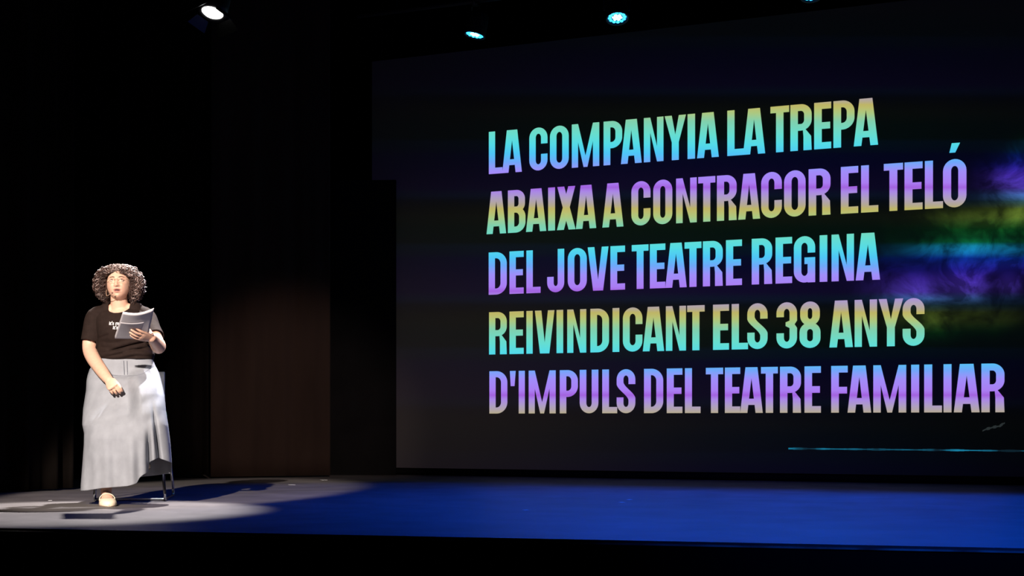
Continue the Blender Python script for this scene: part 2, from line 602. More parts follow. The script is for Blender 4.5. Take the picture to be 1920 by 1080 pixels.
def screen_material():
    m = bpy.data.materials.new('picture_and_painted_glow')
    m.use_nodes = True
    nt = m.node_tree
    L = nt.links.new
    b = nt.nodes['Principled BSDF']
    b.inputs['Base Color'].default_value = (0.05, 0.046, 0.045, 1)
    b.inputs['Roughness'].default_value = 0.95
    b.inputs['Specular IOR Level'].default_value = 0.05
    tc, sp, fr, math_ = phase_nodes(nt)
    X, Z = sp.outputs['X'], sp.outputs['Z']
    nz = nt.nodes.new('ShaderNodeTexNoise')
    nz.inputs['Scale'].default_value = 3.4
    nz.inputs['Detail'].default_value = 7
    nz.inputs['Roughness'].default_value = 0.62
    nz.inputs['Distortion'].default_value = 0.55
    L(tc.outputs['Object'], nz.inputs['Vector'])
    wisp = nt.nodes.new('ShaderNodeMapRange')
    wisp.inputs['From Min'].default_value = 0.42
    wisp.inputs['From Max'].default_value = 0.68
    L(nz.outputs['Fac'], wisp.inputs['Value'])
    wispv = math_('ADD', math_('MULTIPLY', wisp.outputs[0], 0.85), 0.18)

    total = None
    for px, py, rx, rz, a in ((1925, 332, 62, 42, 1.0), (1915, 372, 60, 30, 0.8), (1860, 425, 120, 46, 0.50), (1905, 400, 40, 46, 0.75),
                              (1832, 466, 118, 24, 1.1), (1880, 492, 70, 30, 0.7), (1808, 515, 52, 50, 0.95), (1890, 520, 28, 34, 0.6),
                              (1716, 545, 60, 40, 0.5), (1700, 510, 90, 55, 0.16), (1760, 556, 95, 14, 0.45), (1742, 590, 62, 36, 0.35), (1830, 585, 90, 32, 0.16)):
        t, z = sz(px, py)
        mx = s_of(px+rx)-t
        mz = rz*(15.85-0.438*t)/F
        dx = math_('DIVIDE', math_('SUBTRACT', X, t), mx)
        dz = math_('DIVIDE', math_('SUBTRACT', Z, z), mz)
        r2 = math_('ADD', math_('MULTIPLY', dx, dx), math_('MULTIPLY', dz, dz))
        g = math_('MULTIPLY', math_('EXPONENT', math_('MULTIPLY', r2, -1.35)), a)
        total = g if total is None else math_('MAXIMUM', total, g)
    smoke = math_('MULTIPLY', total, wispv)
    # faint wash of the picture around the lettering
    t0, z0 = sz(1330, 480)
    dx = math_('DIVIDE', math_('SUBTRACT', X, t0), 3.1)
    dz = math_('DIVIDE', math_('SUBTRACT', Z, z0), 1.45)
    r2 = math_('ADD', math_('MULTIPLY', dx, dx), math_('MULTIPLY', dz, dz))
    wash = math_('MULTIPLY', math_('EXPONENT', math_('MULTIPLY', r2, -1.0)), 0.02)
    fac = math_('ADD', smoke, wash)
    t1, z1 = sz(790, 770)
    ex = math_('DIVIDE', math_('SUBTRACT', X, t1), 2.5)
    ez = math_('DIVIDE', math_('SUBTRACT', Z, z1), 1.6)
    painted_glow = math_('MULTIPLY', math_('EXPONENT', math_('MULTIPLY', math_('ADD', math_('MULTIPLY', ex, ex), math_('MULTIPLY', ez, ez)), -1.0)), 0.0085)  # warm hot spot of light on the screen, painted into its emission
    col = ramp(nt, fr, SMOKE)
    mul = nt.nodes.new('ShaderNodeMixRGB')
    mul.blend_type = 'MULTIPLY'
    mul.inputs[0].default_value = 1
    L(col, mul.inputs[1])
    cb = nt.nodes.new('ShaderNodeCombineXYZ')
    for i in range(3):
        L(fac, cb.inputs[i])
    L(cb.outputs[0], mul.inputs[2])
    ad = nt.nodes.new('ShaderNodeMixRGB')
    ad.blend_type = 'ADD'
    ad.inputs[0].default_value = 1
    # black level of the projector
    ad.inputs[2].default_value = (0.0008, 0.0008, 0.0014, 1)
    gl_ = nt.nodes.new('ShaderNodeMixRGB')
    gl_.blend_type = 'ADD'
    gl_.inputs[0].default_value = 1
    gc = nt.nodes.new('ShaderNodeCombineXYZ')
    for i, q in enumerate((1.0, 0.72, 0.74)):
        L(math_('MULTIPLY', painted_glow, q), gc.inputs[i])
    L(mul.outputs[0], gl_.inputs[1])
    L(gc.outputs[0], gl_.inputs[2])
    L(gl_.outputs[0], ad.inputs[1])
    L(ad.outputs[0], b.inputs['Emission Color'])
    b.inputs['Emission Strength'].default_value = 1.0
    return m


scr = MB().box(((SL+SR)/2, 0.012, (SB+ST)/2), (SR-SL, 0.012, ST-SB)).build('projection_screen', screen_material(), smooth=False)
scr.location = SO
scr.rotation_euler = (0, 0, ANG)
tag(scr, 'large dark projection screen showing five lines of rainbow capitals', 'screen')
MB().tube([(SL, 0.02, 0.030), (SR, 0.02, 0.030)], 0.030, 12).build('batten', M_black, scr)
for x in (SL+0.1, (SL+SR)/2, SR-0.1):
    MB().box((x, 0.03, ST+0.55), (0.02, 0.02, 1.2)).build('hanger', M_black, scr, smooth=False)



# ------------------------------------------------------------------ lettering on the screen
H = 0.4067
SW = 0.0675      # stem
BW = 0.058      # bar


def rect(x0, y0, x1, y1):
    return [(x0, y0), (x1, y0), (x1, y1), (x0, y1)]


def arc(cx, cy, a, b, d0, d1, st=SW, bw=BW, n=14):
    """ring segment of an ellipse, as quads"""
    out = []
    for i in range(n):
        t0 = math.radians(d0+(d1-d0)*i/n)
        t1 = math.radians(d0+(d1-d0)*(i+1)/n)
        o0 = (cx+a*math.cos(t0), cy+b*math.sin(t0))
        o1 = (cx+a*math.cos(t1), cy+b*math.sin(t1))
        i0 = (cx+max(0.001, a-st)*math.cos(t0), cy+max(0.001, b-bw)*math.sin(t0))
        i1 = (cx+max(0.001, a-st)*math.cos(t1), cy+max(0.001, b-bw)*math.sin(t1))
        out.append([o0, o1, i1, i0])
    return out


def bowl(w, y0, y1, x0=SW):
    """right half bowl between y0 and y1 with bars, from x0 to w"""
    h = y1-y0
    r = min(w-SW*0.95, 0.42*h, 0.115)
    r = max(r, SW+0.012)
    g = [rect(x0, y1-BW, w-r, y1), rect(x0, y0, w-r, y0+BW)]
    g += arc(w-r, y1-r*0.95, r, r*0.95, 0, 90)
    g += arc(w-r, y0+r*0.95, r, r*0.95, -90, 0)
    g.append(rect(w-SW, y0+r*0.95, w, y1-r*0.95))
    return g


def band(pts_l, pts_r):
    return [[pts_l[i], pts_r[i], pts_r[i+1], pts_l[i+1]] for i in range(len(pts_l)-1)]


def glyph(c, w):
    a = w/2
    ry = min(0.105, a*1.02)
    if c == 'I':
        return [rect(0, 0, w, H)]
    if c == 'L':
        return [rect(0, 0, SW, H), rect(SW, 0, w, BW)]
    if c == 'T':
        return [rect(a-SW/2, 0, a+SW/2, H-BW), rect(0, H-BW, w, H)]
    if c == 'E':
        return [rect(0, 0, SW, H), rect(SW, 0, w, BW), rect(SW, H-BW, w, H), rect(SW, H*0.5-BW/2, w*0.94, H*0.5+BW/2)]
    if c == 'F':
        return [rect(0, 0, SW, H), rect(SW, H-BW, w, H), rect(SW, H*0.48-BW/2, w*0.96, H*0.48+BW/2)]
    if c == 'A':
        i0 = 0.235*w
        hb0, hb1, hi = 0.175*H, 0.175*H+BW*0.95, 0.76*H
        st = SW*0.98

        def xin(y):
            return st+(a-st)*y/hi
        return [[(0, 0), (st, 0), (xin(hi), hi), (i0+0.02*w, H)][:3]+[(i0, H)],
                [(w-st, 0), (w, 0), (w-i0, H), (a, hi)],
                [(a, hi), (w-i0, H), (i0, H)],
                [(xin(hb0), hb0), (w-xin(hb0), hb0), (w-xin(hb1), hb1), (xin(hb1), hb1)]]
    if c == 'V':
        i0, lo = 0.26*w, 0.25*H
        st = SW*1.0
        return [[(0, H), (i0, 0), (a, lo), (st, H)], [(w, H), (w-st, H), (a, lo), (w-i0, 0)], [(i0, 0), (w-i0, 0), (a, lo)]]
    if c == 'Y':
        y1, y2 = 0.40*H, 0.57*H
        st = SW*1.02
        return [rect(a-SW/2, 0, a+SW/2, y1), [(a-SW/2, y1), (a, y2), (st, H), (0, H)], [(a+SW/2, y1), (w, H), (w-st, H), (a, y2)],
                [(a-SW/2, y1), (a+SW/2, y1), (a, y2)]]
    if c == 'X':
        st = SW*1.06
        return [[(0, 0), (st, 0), (w-0.02*w, H), (w-0.02*w-st, H)], [(0.02*w, H), (w-st, 0), (w, 0), (0.02*w+st, H)]]
    if c == 'N':
        st = SW*0.93
        return [rect(0, 0, st, H), rect(w-st, 0, w, H), [(st, H), (st, H*0.66), (w-st, 0), (w-st, H*0.34)]]
    if c == 'M':
        st = SW*0.95
        return [rect(0, 0, st, H), rect(w-st, 0, w, H), [(st, H), (st, H*0.58), (a-0.020, 0), (a, H*0.26)],
                [(w-st, H), (a, H*0.26), (a+0.020, 0), (w-st, H*0.58)], [(a-0.020, 0), (a+0.020, 0), (a, H*0.26)]]
    if c == 'O':
        return (arc(a, H-ry, a, ry, 0, 180)+arc(a, ry, a, ry, 180, 360)
                + [rect(0, ry, SW, H-ry), rect(w-SW, ry, w, H-ry)])
    if c == 'C':
        return (arc(a, H-ry, a, ry, 0, 180)+arc(a, ry, a, ry, 180, 360)
                + [rect(0, ry, SW, H-ry), rect(w-SW, 0.62*H, w, H-ry), rect(w-SW, ry, w, 0.38*H)])
    if c == 'G':
        return (arc(a, H-ry, a, ry, 0, 180)+arc(a, ry, a, ry, 180, 300)
                + [rect(0, ry, SW, H-ry), rect(w-SW, 0.64*H, w, H-ry), rect(w-SW, 0, w, 0.54*H), rect(a, 0.54*H-BW, w-SW, 0.54*H)]
                + arc(a, ry, a, ry, 300, 340))
    if c == 'U':
        return arc(a, ry, a, ry, 180, 360)+[rect(0, ry, SW, H), rect(w-SW, ry, w, H)]
    if c == 'J':
        return arc(a, ry, a, ry, 180, 360)+[rect(0, ry, SW, 0.36*H), rect(w-SW, ry, w, H)]
    if c == 'D':
        return [rect(0, 0, SW, H)]+bowl(w, 0, H)
    if c == 'P':
        return [rect(0, 0, SW, H)]+bowl(w, 0.38*H, H)
    if c == 'R':
        return [rect(0, 0, SW, H)]+bowl(w, 0.43*H, H)+[[(w*0.97-SW, 0), (w, 0), (w-0.005, 0.30*H), (w-SW*0.9, 0.47*H), (w-SW-0.012, 0.46*H), (w-SW-0.006, 0.30*H)]]
    if c == 'B':
        return [rect(0, 0, SW, H)]+bowl(w*0.97, 0.47*H, H)+bowl(w, 0, 0.47*H+BW)
    if c == 'S':
        n = 16
        yl, yr = 0.70*H, 0.30*H
        Lp, Rp = [], []
        for i in range(n+1):
            k = i/n
            y = yl+(yr-yl)*k
            e = k*k*(3-2*k)
            cx = SW/2+(w-SW)*e
            hw = SW/2*(1+0.35*math.sin(PI*k))
            yo = 0.030*math.sin(PI*k)*0
            Lp.append((max(0, cx-hw), y+yo))
            Rp.append((min(w, cx+hw), y+yo))
        return (arc(a, H-ry, a, ry, 0, 180)+arc(a, ry, a, ry, 180, 360)+band(Lp, Rp)
                + [rect(0, yl, SW, H-ry), rect(w-SW, 0.66*H, w, H-ry), rect(w-SW, ry, w, yr), rect(0, ry, SW, 0.36*H)])
    if c == '3':
        return (arc(a, H-ry, a, ry, 0, 180)+arc(a, ry, a, ry, 180, 360)
                + [rect(0, 0.68*H, SW, H-ry), rect(0, ry, SW, 0.33*H), rect(w-SW, 0.60*H, w, H-ry), rect(w-SW, ry, w, 0.44*H),
                   [(w-SW, 0.60*H), (w, 0.60*H), (w-0.022, 0.52*H), (a-0.01, 0.55*H), (a-0.01, 0.565*H)],
                   [(a-0.01, 0.55*H), (w-0.022, 0.52*H), (a-0.01, 0.485*H)],
                   [(w-SW, 0.44*H), (a-0.01, 0.485*H), (w-0.022, 0.52*H), (w, 0.44*H)]])
    if c == '8':
        g = []
        for y0, y1, ins in ((0, 0.55*H, 0), (0.48*H, H, 0.006)):
            r = ry*0.9
            g += arc(a, y1-r, a-ins, r, 0, 180)+arc(a, y0+r, a-ins, r, 180, 360)
            g += [rect(ins, y0+r, ins+SW, y1-r), rect(w-SW-ins, y0+r, w-ins, y1-r)]
        return g
    if c == "'":
        return [[(w*0.14, H-0.145), (w*0.80, H-0.145), (w, H), (0, H)]]
    if c == '´':
        return [[(0, H+0.055), (w*0.55, H+0.055), (w, H+0.135), (w*0.22, H+0.135)]]
    return []


LINES = [
    (2.907, [('L', 916.3, 942), ('A', 941.5, 978.2), ('C', 992.2, 1026.3), ('O', 1030.9, 1066.2), ('M', 1071.9, 1123.4), ('P', 1131.5, 1166.4),
             ('A', 1164, 1203), ('N', 1207, 1243.8), ('Y', 1246, 1286), ('I', 1289, 1303), ('A', 1306.8, 1347.5), ('L', 1363.5, 1395),
             ('A', 1393, 1434.5), ('T', 1444.4, 1479.4), ('R', 1481.8, 1521.7), ('E', 1526.4, 1558.3), ('P', 1562.5, 1602), ('A', 1600.6, 1646.3)]),
    (2.330, [('A', 912, 948.7), ('B', 952, 985), ('A', 986, 1024), ('I', 1027.5, 1040.4), ('X', 1044, 1079), ('A', 1079.6, 1117.7), ('A', 1129.2, 1168.7),
             ('C', 1183.6, 1219.4), ('O', 1224.6, 1260.4), ('N', 1267.5, 1306.2), ('T', 1309, 1341), ('R', 1344, 1381), ('A', 1384, 1425),
             ('C', 1427, 1465.8), ('O', 1470, 1510.3), ('R', 1516, 1557), ('E', 1576.4, 1609), ('L', 1614.4, 1646.7), ('T', 1657, 1693),
             ('E', 1695.8, 1729.7), ('L', 1734, 1768), ('O', 1768, 1812), ('´', 1780, 1800)]),
    (1.746, [('D', 916, 950), ('E', 955, 981.7), ('L', 986.7, 1013.3), ('J', 1025.7, 1057.7), ('O', 1064.3, 1100), ('V', 1101.7, 1140.7), ('E', 1144.3, 1171.7),
             ('T', 1184.3, 1215.7), ('E', 1218.3, 1247.3), ('A', 1247.3, 1287.3), ('T', 1283.3, 1315), ('R', 1317.7, 1355), ('E', 1361, 1391),
             ('R', 1409.3, 1447.7), ('E', 1454, 1485), ('G', 1488.3, 1528.3), ('I', 1536.7, 1551), ('N', 1559, 1601), ('A', 1604.3, 1650)]),
    (1.171, [('R', 916.7, 950), ('E', 955, 981.7), ('I', 986.7, 998.5), ('V', 1002.7, 1039.3), ('I', 1043.3, 1055.7), ('N', 1063.3, 1099), ('D', 1106.7, 1141.7),
             ('I', 1148.3, 1161), ('C', 1167.7, 1204.3), ('A', 1205, 1245), ('N', 1248.3, 1286), ('T', 1288.3, 1321), ('E', 1336.7, 1366.7),
             ('L', 1371.7, 1402.3), ('S', 1401, 1439), ('3', 1455.7, 1494.3), ('8', 1499, 1538.3), ('A', 1555, 1599), ('N', 1602.3, 1644.3),
             ('Y', 1647.3, 1693.3), ('S', 1692.3, 1733.3)]),
    (0.603, [('D', 917.3, 951), ("'", 955.7, 966.7), ('I', 972.3, 983.8), ('M', 991, 1041.7), ('P', 1049.3, 1083.3), ('U', 1086.7, 1121.7), ('L', 1129, 1157),
             ('S', 1156, 1191), ('D', 1207.3, 1243.3), ('E', 1250, 1279.3), ('L', 1284, 1313.3), ('T', 1323.3, 1355.7), ('E', 1359, 1387.7),
             ('A', 1387.7, 1430), ('T', 1426.7, 1458.3), ('R', 1462.3, 1501.7), ('E', 1508.3, 1539), ('F', 1558.3, 1589.3), ('A', 1589, 1633.3),
             ('M', 1637.3, 1699), ('I', 1708.3, 1723.3), ('L', 1732.7, 1766), ('I', 1769, 1784), ('A', 1788.3, 1836.7), ('R', 1840, 1883.3)]),
]
WORDS = ['LA COMPANYIA LA TREPA', 'ABAIXA A CONTRACOR EL TELÓ', 'DEL JOVE TEATRE REGINA', 'REIVINDICANT ELS 38 ANYS', "D'IMPULS DEL TEATRE FAMILIAR"]
M_letters = letter_material()
for (z0, letters), words in zip(LINES, WORDS):
    mb = MB()
    for c, x0, x1 in letters:
        s0, s1 = s_of(x0), s_of(x1)
        for poly in glyph(c, s1-s0):
            mb.add([Vector((s0+x, 0.003, z0+y)) for x, y in poly], [tuple(range(len(poly)))])
    o = mb.build('lettering', M_letters, scr, smooth=False, recalc=False)
    o['label'] = 'rainbow capitals reading '+words
# thin cyan streak low on the picture and a faint scribble above it
mb = MB()
xs = np.linspace(1478, 1990, 60)
for i in range(59):
    (t0, z0), (t1, z1) = sz(xs[i], 841+i*0.09), sz(xs[i+1], 841+(i+1)*0.09)
    h = 0.004+0.006*abs(math.sin(i*0.55+0.6))*abs(math.sin(i*0.21+1))
    mb.add([(t0, 0.003, z0-h), (t1, 0.003, z1-h), (t1, 0.003, z1+h), (t0, 0.003, z0+h)], [(0, 1, 2, 3)])


def streak_material():
    m = emat('projected_cyan_streak', srgb(20, 95, 115), 1.0)
    nt = m.node_tree
    b = nt.nodes['Principled BSDF']
    tc = nt.nodes.new('ShaderNodeTexCoord')
    n = nt.nodes.new('ShaderNodeTexNoise')
    n.inputs['Scale'].default_value = 3.0
    n.inputs['Detail'].default_value = 3
    nt.links.new(tc.outputs['Object'], n.inputs['Vector'])
    r = nt.nodes.new('ShaderNodeValToRGB')
    r.color_ramp.elements[0].position = 0.40
    r.color_ramp.elements[0].color = srgb(14, 34, 44)
    r.color_ramp.elements[1].position = 0.64
    r.color_ramp.elements[1].color = srgb(24, 125, 160)
    nt.links.new(n.outputs['Fac'], r.inputs[0])
    nt.links.new(r.outputs[0], b.inputs['Emission Color'])
    return m


mb.build('light_streak', streak_material(), scr, smooth=False, recalc=False)
mb = MB()
pts = [(1842, 808), (1850, 804), (1856, 803), (1862, 801), (1868, 800), (1874, 799), (1880, 795), (1884, 793)]
for i in range(len(pts)-1):
    (t0, z0), (t1, z1) = sz(*pts[i]), sz(*pts[i+1])
    h = 0.006+0.006*(i % 2)
    mb.add([(t0, 0.003, z0-h), (t1, 0.003, z1-h), (t1, 0.003, z1+h), (t0, 0.003, z0+h)], [(0, 1, 2, 3)])
mb.build('scribble', emat('projected_grey_scribble', srgb(40, 46, 46), 1.0), scr, smooth=False, recalc=False)


# ------------------------------------------------------------------ lighting bar and lanterns
def orient(direction, up=(0, 0, 1)):
    z = Vector(direction).normalized()
    x = Vector(up).cross(z).normalized()
    y = z.cross(x)
    return Matrix((x, y, z)).transposed()


bar_z = 0.30
bar = MB()
b0, b1 = BAR0-BARD*1.2+Vector((0, 0, bar_z)), BAR0+BARD*5.4+Vector((0, 0, bar_z))
bo = empty('lighting_bar', b0)
tag(bo, 'black pipe hung above the screen carrying the blue lanterns', 'lighting bar')
MB().tube([Vector((0, 0, 0)), b1-b0], 0.024, 12).build('pipe', M_house, bo)
for t in (0.4, 3.3, 6.2):
    p = BARD*t
    MB().tube([p, p+Vector((0, 0, 5.2-b0.z))], 0.008, 8).build('hanger', M_house, bo)

M_led = emat('blue_led', srgb(40, 170, 255), 6.0)
M_ledhot = emat('cyan_led', (0.25, 0.75, 1.0), 6.0)


def par(pos, aim, label):
    r = empty('par_lantern', pos)
    tag(r, label, 'stage light', 'blue lanterns on the bar above the screen')
    R = orient(aim).to_4x4()
    # lens faces +z of R, the can goes back from it
    MB().lathe([(0.06, -0.20), (0.085, -0.19), (0.095, -0.12), (0.098, 0.0), (0.098, 0.012), (0.086, 0.012), (0.084, -0.006), (0.0005, -0.006)],
               R, 28).build('housing', M_house, r)
    k = 0
    spots = [(0, 0)]+[(0.031*math.cos(a), 0.031*math.sin(a)) for a in np.linspace(0, 2*PI, 7)[:-1]] \
        + [(0.064*math.cos(a), 0.064*math.sin(a)) for a in np.linspace(0.2, 2*PI+0.2, 13)[:-1]]
    for x, y in spots:
        k += 1
        MB().ellipsoid(R @ Vector((x, y, 0.0)), (0.0145, 0.0145, 0.006), R.to_3x3(), 12, 8).build('led', M_ledhot if k < 8 else M_led, r)
    yk = MB()
    s = R @ Vector((1, 0, 0))
    top_ = Vector((0, 0, 0.27))
    c = R @ Vector((0, 0, -0.08))
    yk.tube([c+s*0.105, c+s*0.115+Vector((0, 0, 0.10)), top_+s*0.07, top_-s*0.07, c-s*0.115+Vector((0, 0, 0.10)), c-s*0.105], 0.008, 8)
    yk.build('yoke', M_house, r)
    MB().box((0, 0, 0.29), (0.05, 0.06, 0.07)).build('clamp', M_house, r)
    return r


par(BAR0+BARD*PAR_T[0], (-0.22, -0.10, -0.97), 'leftmost blue lantern above the screen, its lens seen edge on')
par(BAR0+BARD*PAR_T[1], (0.02, -0.38, -0.925), 'brightest oval blue lantern above the word COMPANYIA on the screen')
par(BAR0+BARD*PAR_T[2], (0.05, -0.38, -0.92), 'blue lantern cut by the top of the picture above TREPA')

# white lantern with barn doors over the woman
ln = empty('barn_door_lantern', TOP)
tag(ln, 'bright white lantern with barn doors high above the seated woman', 'stage light')
aimv = Vector((-0.16, -0.36, -0.92))
R = orient(aimv).to_4x4()
R = R @ Matrix.Rotation(math.radians(18), 4, 'Z')
MB().lathe([(0.07, -0.26), (0.10, -0.24), (0.108, -0.05), (0.108, 0.0), (0.082, 0.0), (0.080, -0.012), (0.0005, -0.012)], R, 32).build('housing', M_house, ln)
MB().lathe([(0.080, -0.008), (0.064, 0.004), (0.036, 0.010), (0.0005, 0.012)], R, 32).build('lens', emat('hot_lens', (1, 0.98, 0.97), 5.0), ln)
for k, (wd, ln_) in enumerate(((0.20, 0.10), (0.13, 0.09), (0.20, 0.10), (0.13, 0.09))):
    a = k*PI/2
    A = R @ Matrix.Rotation(a, 4, 'Z')
    t_ = math.radians(38)
    q = [(-wd/2*0.8, 0.108, 0.004), (wd/2*0.8, 0.108, 0.004), (wd/2*1.25, 0.108+ln_*math.sin(t_), ln_*math.cos(t_)), (-wd/2*1.25, 0.108+ln_*math.sin(t_), ln_*math.cos(t_))]
    m_ = MB()
    vs = [A @ Vector(p) for p in q]+[A @ (Vector(p)+Vector((0, 0.003, -0.002))) for p in q]
    m_.add(vs, [(0, 1, 2, 3), (7, 6, 5, 4), (0, 4, 5, 1), (1, 5, 6, 2), (2, 6, 7, 3), (3, 7, 4, 0)])
    m_.build('barn_door', M_door, ln, smooth=False)
yk = MB()
s = R @ Vector((1, 0, 0))
c = R @ Vector((0, 0, -0.13))
hp = Vector((c.x, c.y, 0.36))
yk.tube([c+s*0.115, c+s*0.13+Vector((0, 0, 0.15)), hp+s*0.08, hp-s*0.08, c-s*0.13+Vector((0, 0, 0.15)), c-s*0.115], 0.009, 8)
yk.build('yoke', M_house, ln)
MB().tube([hp, Vector((hp.x, hp.y, 5.2-TOP.z))], 0.012, 10).build('drop_arm', M_house, ln)

# ------------------------------------------------------------------ scraps of white tape on the floor
for px, py, sx, sy, lab in ((607, 900, 0.050, 0.10, 'white tape scrap on the floor beside the dark flat'),
                            (547, 909, 0.050, 0.07, 'white tape scrap on the grey floor in front of the brownish drape'),
                            (94, 938.5, 0.025, 0.03, 'white tape scrap on the lit floor left of the woman'),
                            (986, 956.5, 0.030, 0.05, 'lone pale tape scrap on the blue floor below the first letters'),
                            (1166, 942, 0.032, 0.05, 'lower of two pale tape scraps close together on the blue floor'),
                            (1180, 937, 0.032, 0.05, 'upper of two pale tape scraps close together on the blue floor')):
    p = floor_pt(px, py)
    o = MB().box((0, 0, 0.0006), (sx, sy, 0.0012)).build('tape_scrap', M_tape, smooth=False)
    o.location = p
    o.rotation_euler = (0, 0, 0.3)
    tag(o, lab, 'tape mark', 'scraps of tape on the stage floor')

# ------------------------------------------------------------------ chair
fr_, e1 = Vector((-2.285, 10.53, 0)), Vector((0.993, 0.118, 0)).normalized()
e2 = Vector((-e1.y, e1.x, 0))
ch = empty('sled_chair', fr_-e1*0.225+e2*0.3, math.atan2(e1.y, e1.x))
tag(ch, 'chrome sled base chair with white back under the seated woman', 'chair')
W2, D2 = 0.225, 0.30
SEAT = 0.60
for sgn in (-1, 1):
    x0, x1 = sgn*W2, sgn*(W2-0.045)
    pts = [(x1, -D2+0.05, SEAT-0.012), (x0, -D2, 0.05), (x0, -D2, 0.022), (x0, -D2+0.02, 0.011), (x0, D2-0.03, 0.011), (x0, D2, 0.022),
           (x0, D2, 0.06), (x1, D2-0.10, SEAT-0.012)]
    MB().tube(pts, 0.010, 10).build('sled_leg', M_chrome, ch)
MB().tube([(-W2, -D2+0.012, 0.012), (W2, -D2+0.012, 0.012)], 0.009, 10).build('floor_bar', M_chrome, ch)
MB().tube([(-W2+0.012, -D2+0.017, 0.21), (W2-0.012, -D2+0.017, 0.21)], 0.010, 10).build('foot_rest', M_chrome, ch)


def shell(fn, nu, nv, th, name, m, parent):
    vs, fs = [], []
    for j in range(nv+1):
        for i in range(nu+1):
            vs.append(fn(i/nu, j/nv))
    for j in range(nv):
        for i in range(nu):
            a = j*(nu+1)+i
            fs.append((a, a+1, a+nu+2, a+nu+1))
    o = link_mesh(name, vs, fs, m, parent)
    s = o.modifiers.new('s', 'SOLIDIFY')
    s.thickness = th
    s.offset = 0
    b = o.modifiers.new('b', 'BEVEL')
    b.width = th*0.3
    b.segments = 2
    return o


shell(lambda u, v: Vector(((u-.5)*0.37, -D2+0.03+v*0.45, SEAT+0.004-0.02*math.sin(PI*v)*math.sin(PI*u)-0.03*max(0, 0.15-v)/0.15)),
      20, 20, 0.014, 'seat', M_plastic, ch)
shell(lambda u, v: Vector(((u-.5)*(0.36-0.02*v), D2-0.12+0.02+0.10*v+0.03*abs(2*u-1)**2*-1, SEAT+0.015+v*0.255)),
      20, 14, 0.012, 'backrest', M_plastic, ch)

# ------------------------------------------------------------------ the woman
ROOT = Vector((-2.533, 10.0, 0))


def P(px, py, y):
    return P3(px, py, 10.0+y)-ROOT


def chain(mb, pts, rads, sub=5, sides=16, ref=None):
    """smooth tube through joints"""
    pts = [Vector(p) for p in pts]
    n = len(pts)
    out, rr = [], []
    for i in range(n-1):
        p0, p1, p2, p3 = pts[max(0, i-1)], pts[i], pts[i+1], pts[min(n-1, i+2)]
        for k in range(sub):
            t = k/sub
            q = 0.5*((2*p1)+(p2-p0)*t+(2*p0-5*p1+4*p2-p3)*t*t+(3*p1-p0-3*p2+p3)*t**3)
            out.append(q)
            a, b = rads[i], rads[i+1]
            if isinstance(a, tuple) or isinstance(b, tuple):
                a = a if isinstance(a, tuple) else (a, a)
                b = b if isinstance(b, tuple) else (b, b)
                rr.append((a[0]+(b[0]-a[0])*t, a[1]+(b[1]-a[1])*t))
            else:
                rr.append(a+(b-a)*t)
    out.append(pts[-1])
    rr.append(rads[-1])
    mb.tube(out, rr, sides, True, ref)


def hand(mb, Wr, d, n, l, flex, spread=0.0, thumb=None, sc_=1.0):
    """palm, four fingers and a thumb; d to the knuckles, n out of the back, l to the thumb side"""
    d = d.normalized()
    n = (n-d*n.dot(d)).normalized()
    l = (l-d*l.dot(d)-n*l.dot(n)).normalized()
    k = sc_
    # palm
    pal = [Wr-d*0.012*k, Wr+d*0.02*k, Wr+d*0.05*k, Wr+d*0.078*k, Wr+d*0.090*k]
    mb.tube(pal, [(0.028*k, 0.020*k), (0.033*k, 0.017*k), (0.039*k, 0.0155*k), (0.041*k, 0.0135*k), (0.038*k, 0.011*k)], 16, True, l)
    for i, (off, ln_, r) in enumerate(((0.030, 0.95, 0.0088), (0.0105, 1.05, 0.0091), (-0.010, 0.98, 0.0086), (-0.029, 0.78, 0.0077))):
        b = Wr+d*(0.084-0.004*abs(i-1))*k+l*off*k
        dd = (d+l*spread*(1.5-i)/1.5).normalized()
        nn = n
        pts, rr = [b-dd*0.012*k, b], [r*k, r*1.06*k]
        fl = flex[i]
        for seg, ang, rs in zip((0.044, 0.027, 0.021), fl, (0.98, 0.9, 0.80)):
            a = math.radians(ang)
            ax = dd.cross(-nn).normalized()
            q = Matrix.Rotation(a, 3, ax)
            dd = q @ dd
            nn = q @ nn
            pts.append(pts[-1]+dd*seg*ln_*k)
            rr.append(r*rs*k)
        chain(mb, pts, rr, 3, 12)
    # thumb from the side of the palm, near its base
    tb = Wr+d*0.022*k+l*0.026*k-n*0.004*k
    t1, t2 = thumb
    pts = [tb, tb+t1.normalized()*0.042*k]
    pts.append(pts[-1]+(t1.normalized()*0.6+t2.normalized()*0.6).normalized()*0.031*k)
    pts.append(pts[-1]+t2.normalized()*0.024*k)
    chain(mb, pts, [0.0145*k, 0.0118*k, 0.0105*k, 0.0088*k], 3, 12)


body = MB()
# trunk
chain(body, [P(236, 735, .50), P(236, 700, .46), P(236, 672, .43), P(235, 640, .42), P(231, 612, .415), P(228, 592, .425), P(225, 578, .43)],
      [(.165, .12), (.160, .12), (.145, .105), (.142, .105), (.135, .10), (.105, .085), (.060, .060)], 5, 24, (1, 0, 0))
# bust
body.ellipsoid(P(212, 625, .335), (.062, .05, .06))
body.ellipsoid(P(252, 625, .335), (.062, .05, .06))
# neck
chain(body, [P(226, 588, .43), P(224, 572, .41), P(223, 556, .395), P(223, 545, .39)], [.068, .056, .053, .052], 4, 20)
# upper chest and shoulders
chain(body, [P(182, 592, .425), P(203, 583, .42), P(246, 582, .42), P(271, 591, .425)], [.044, .044, .044, .044], 4, 16)
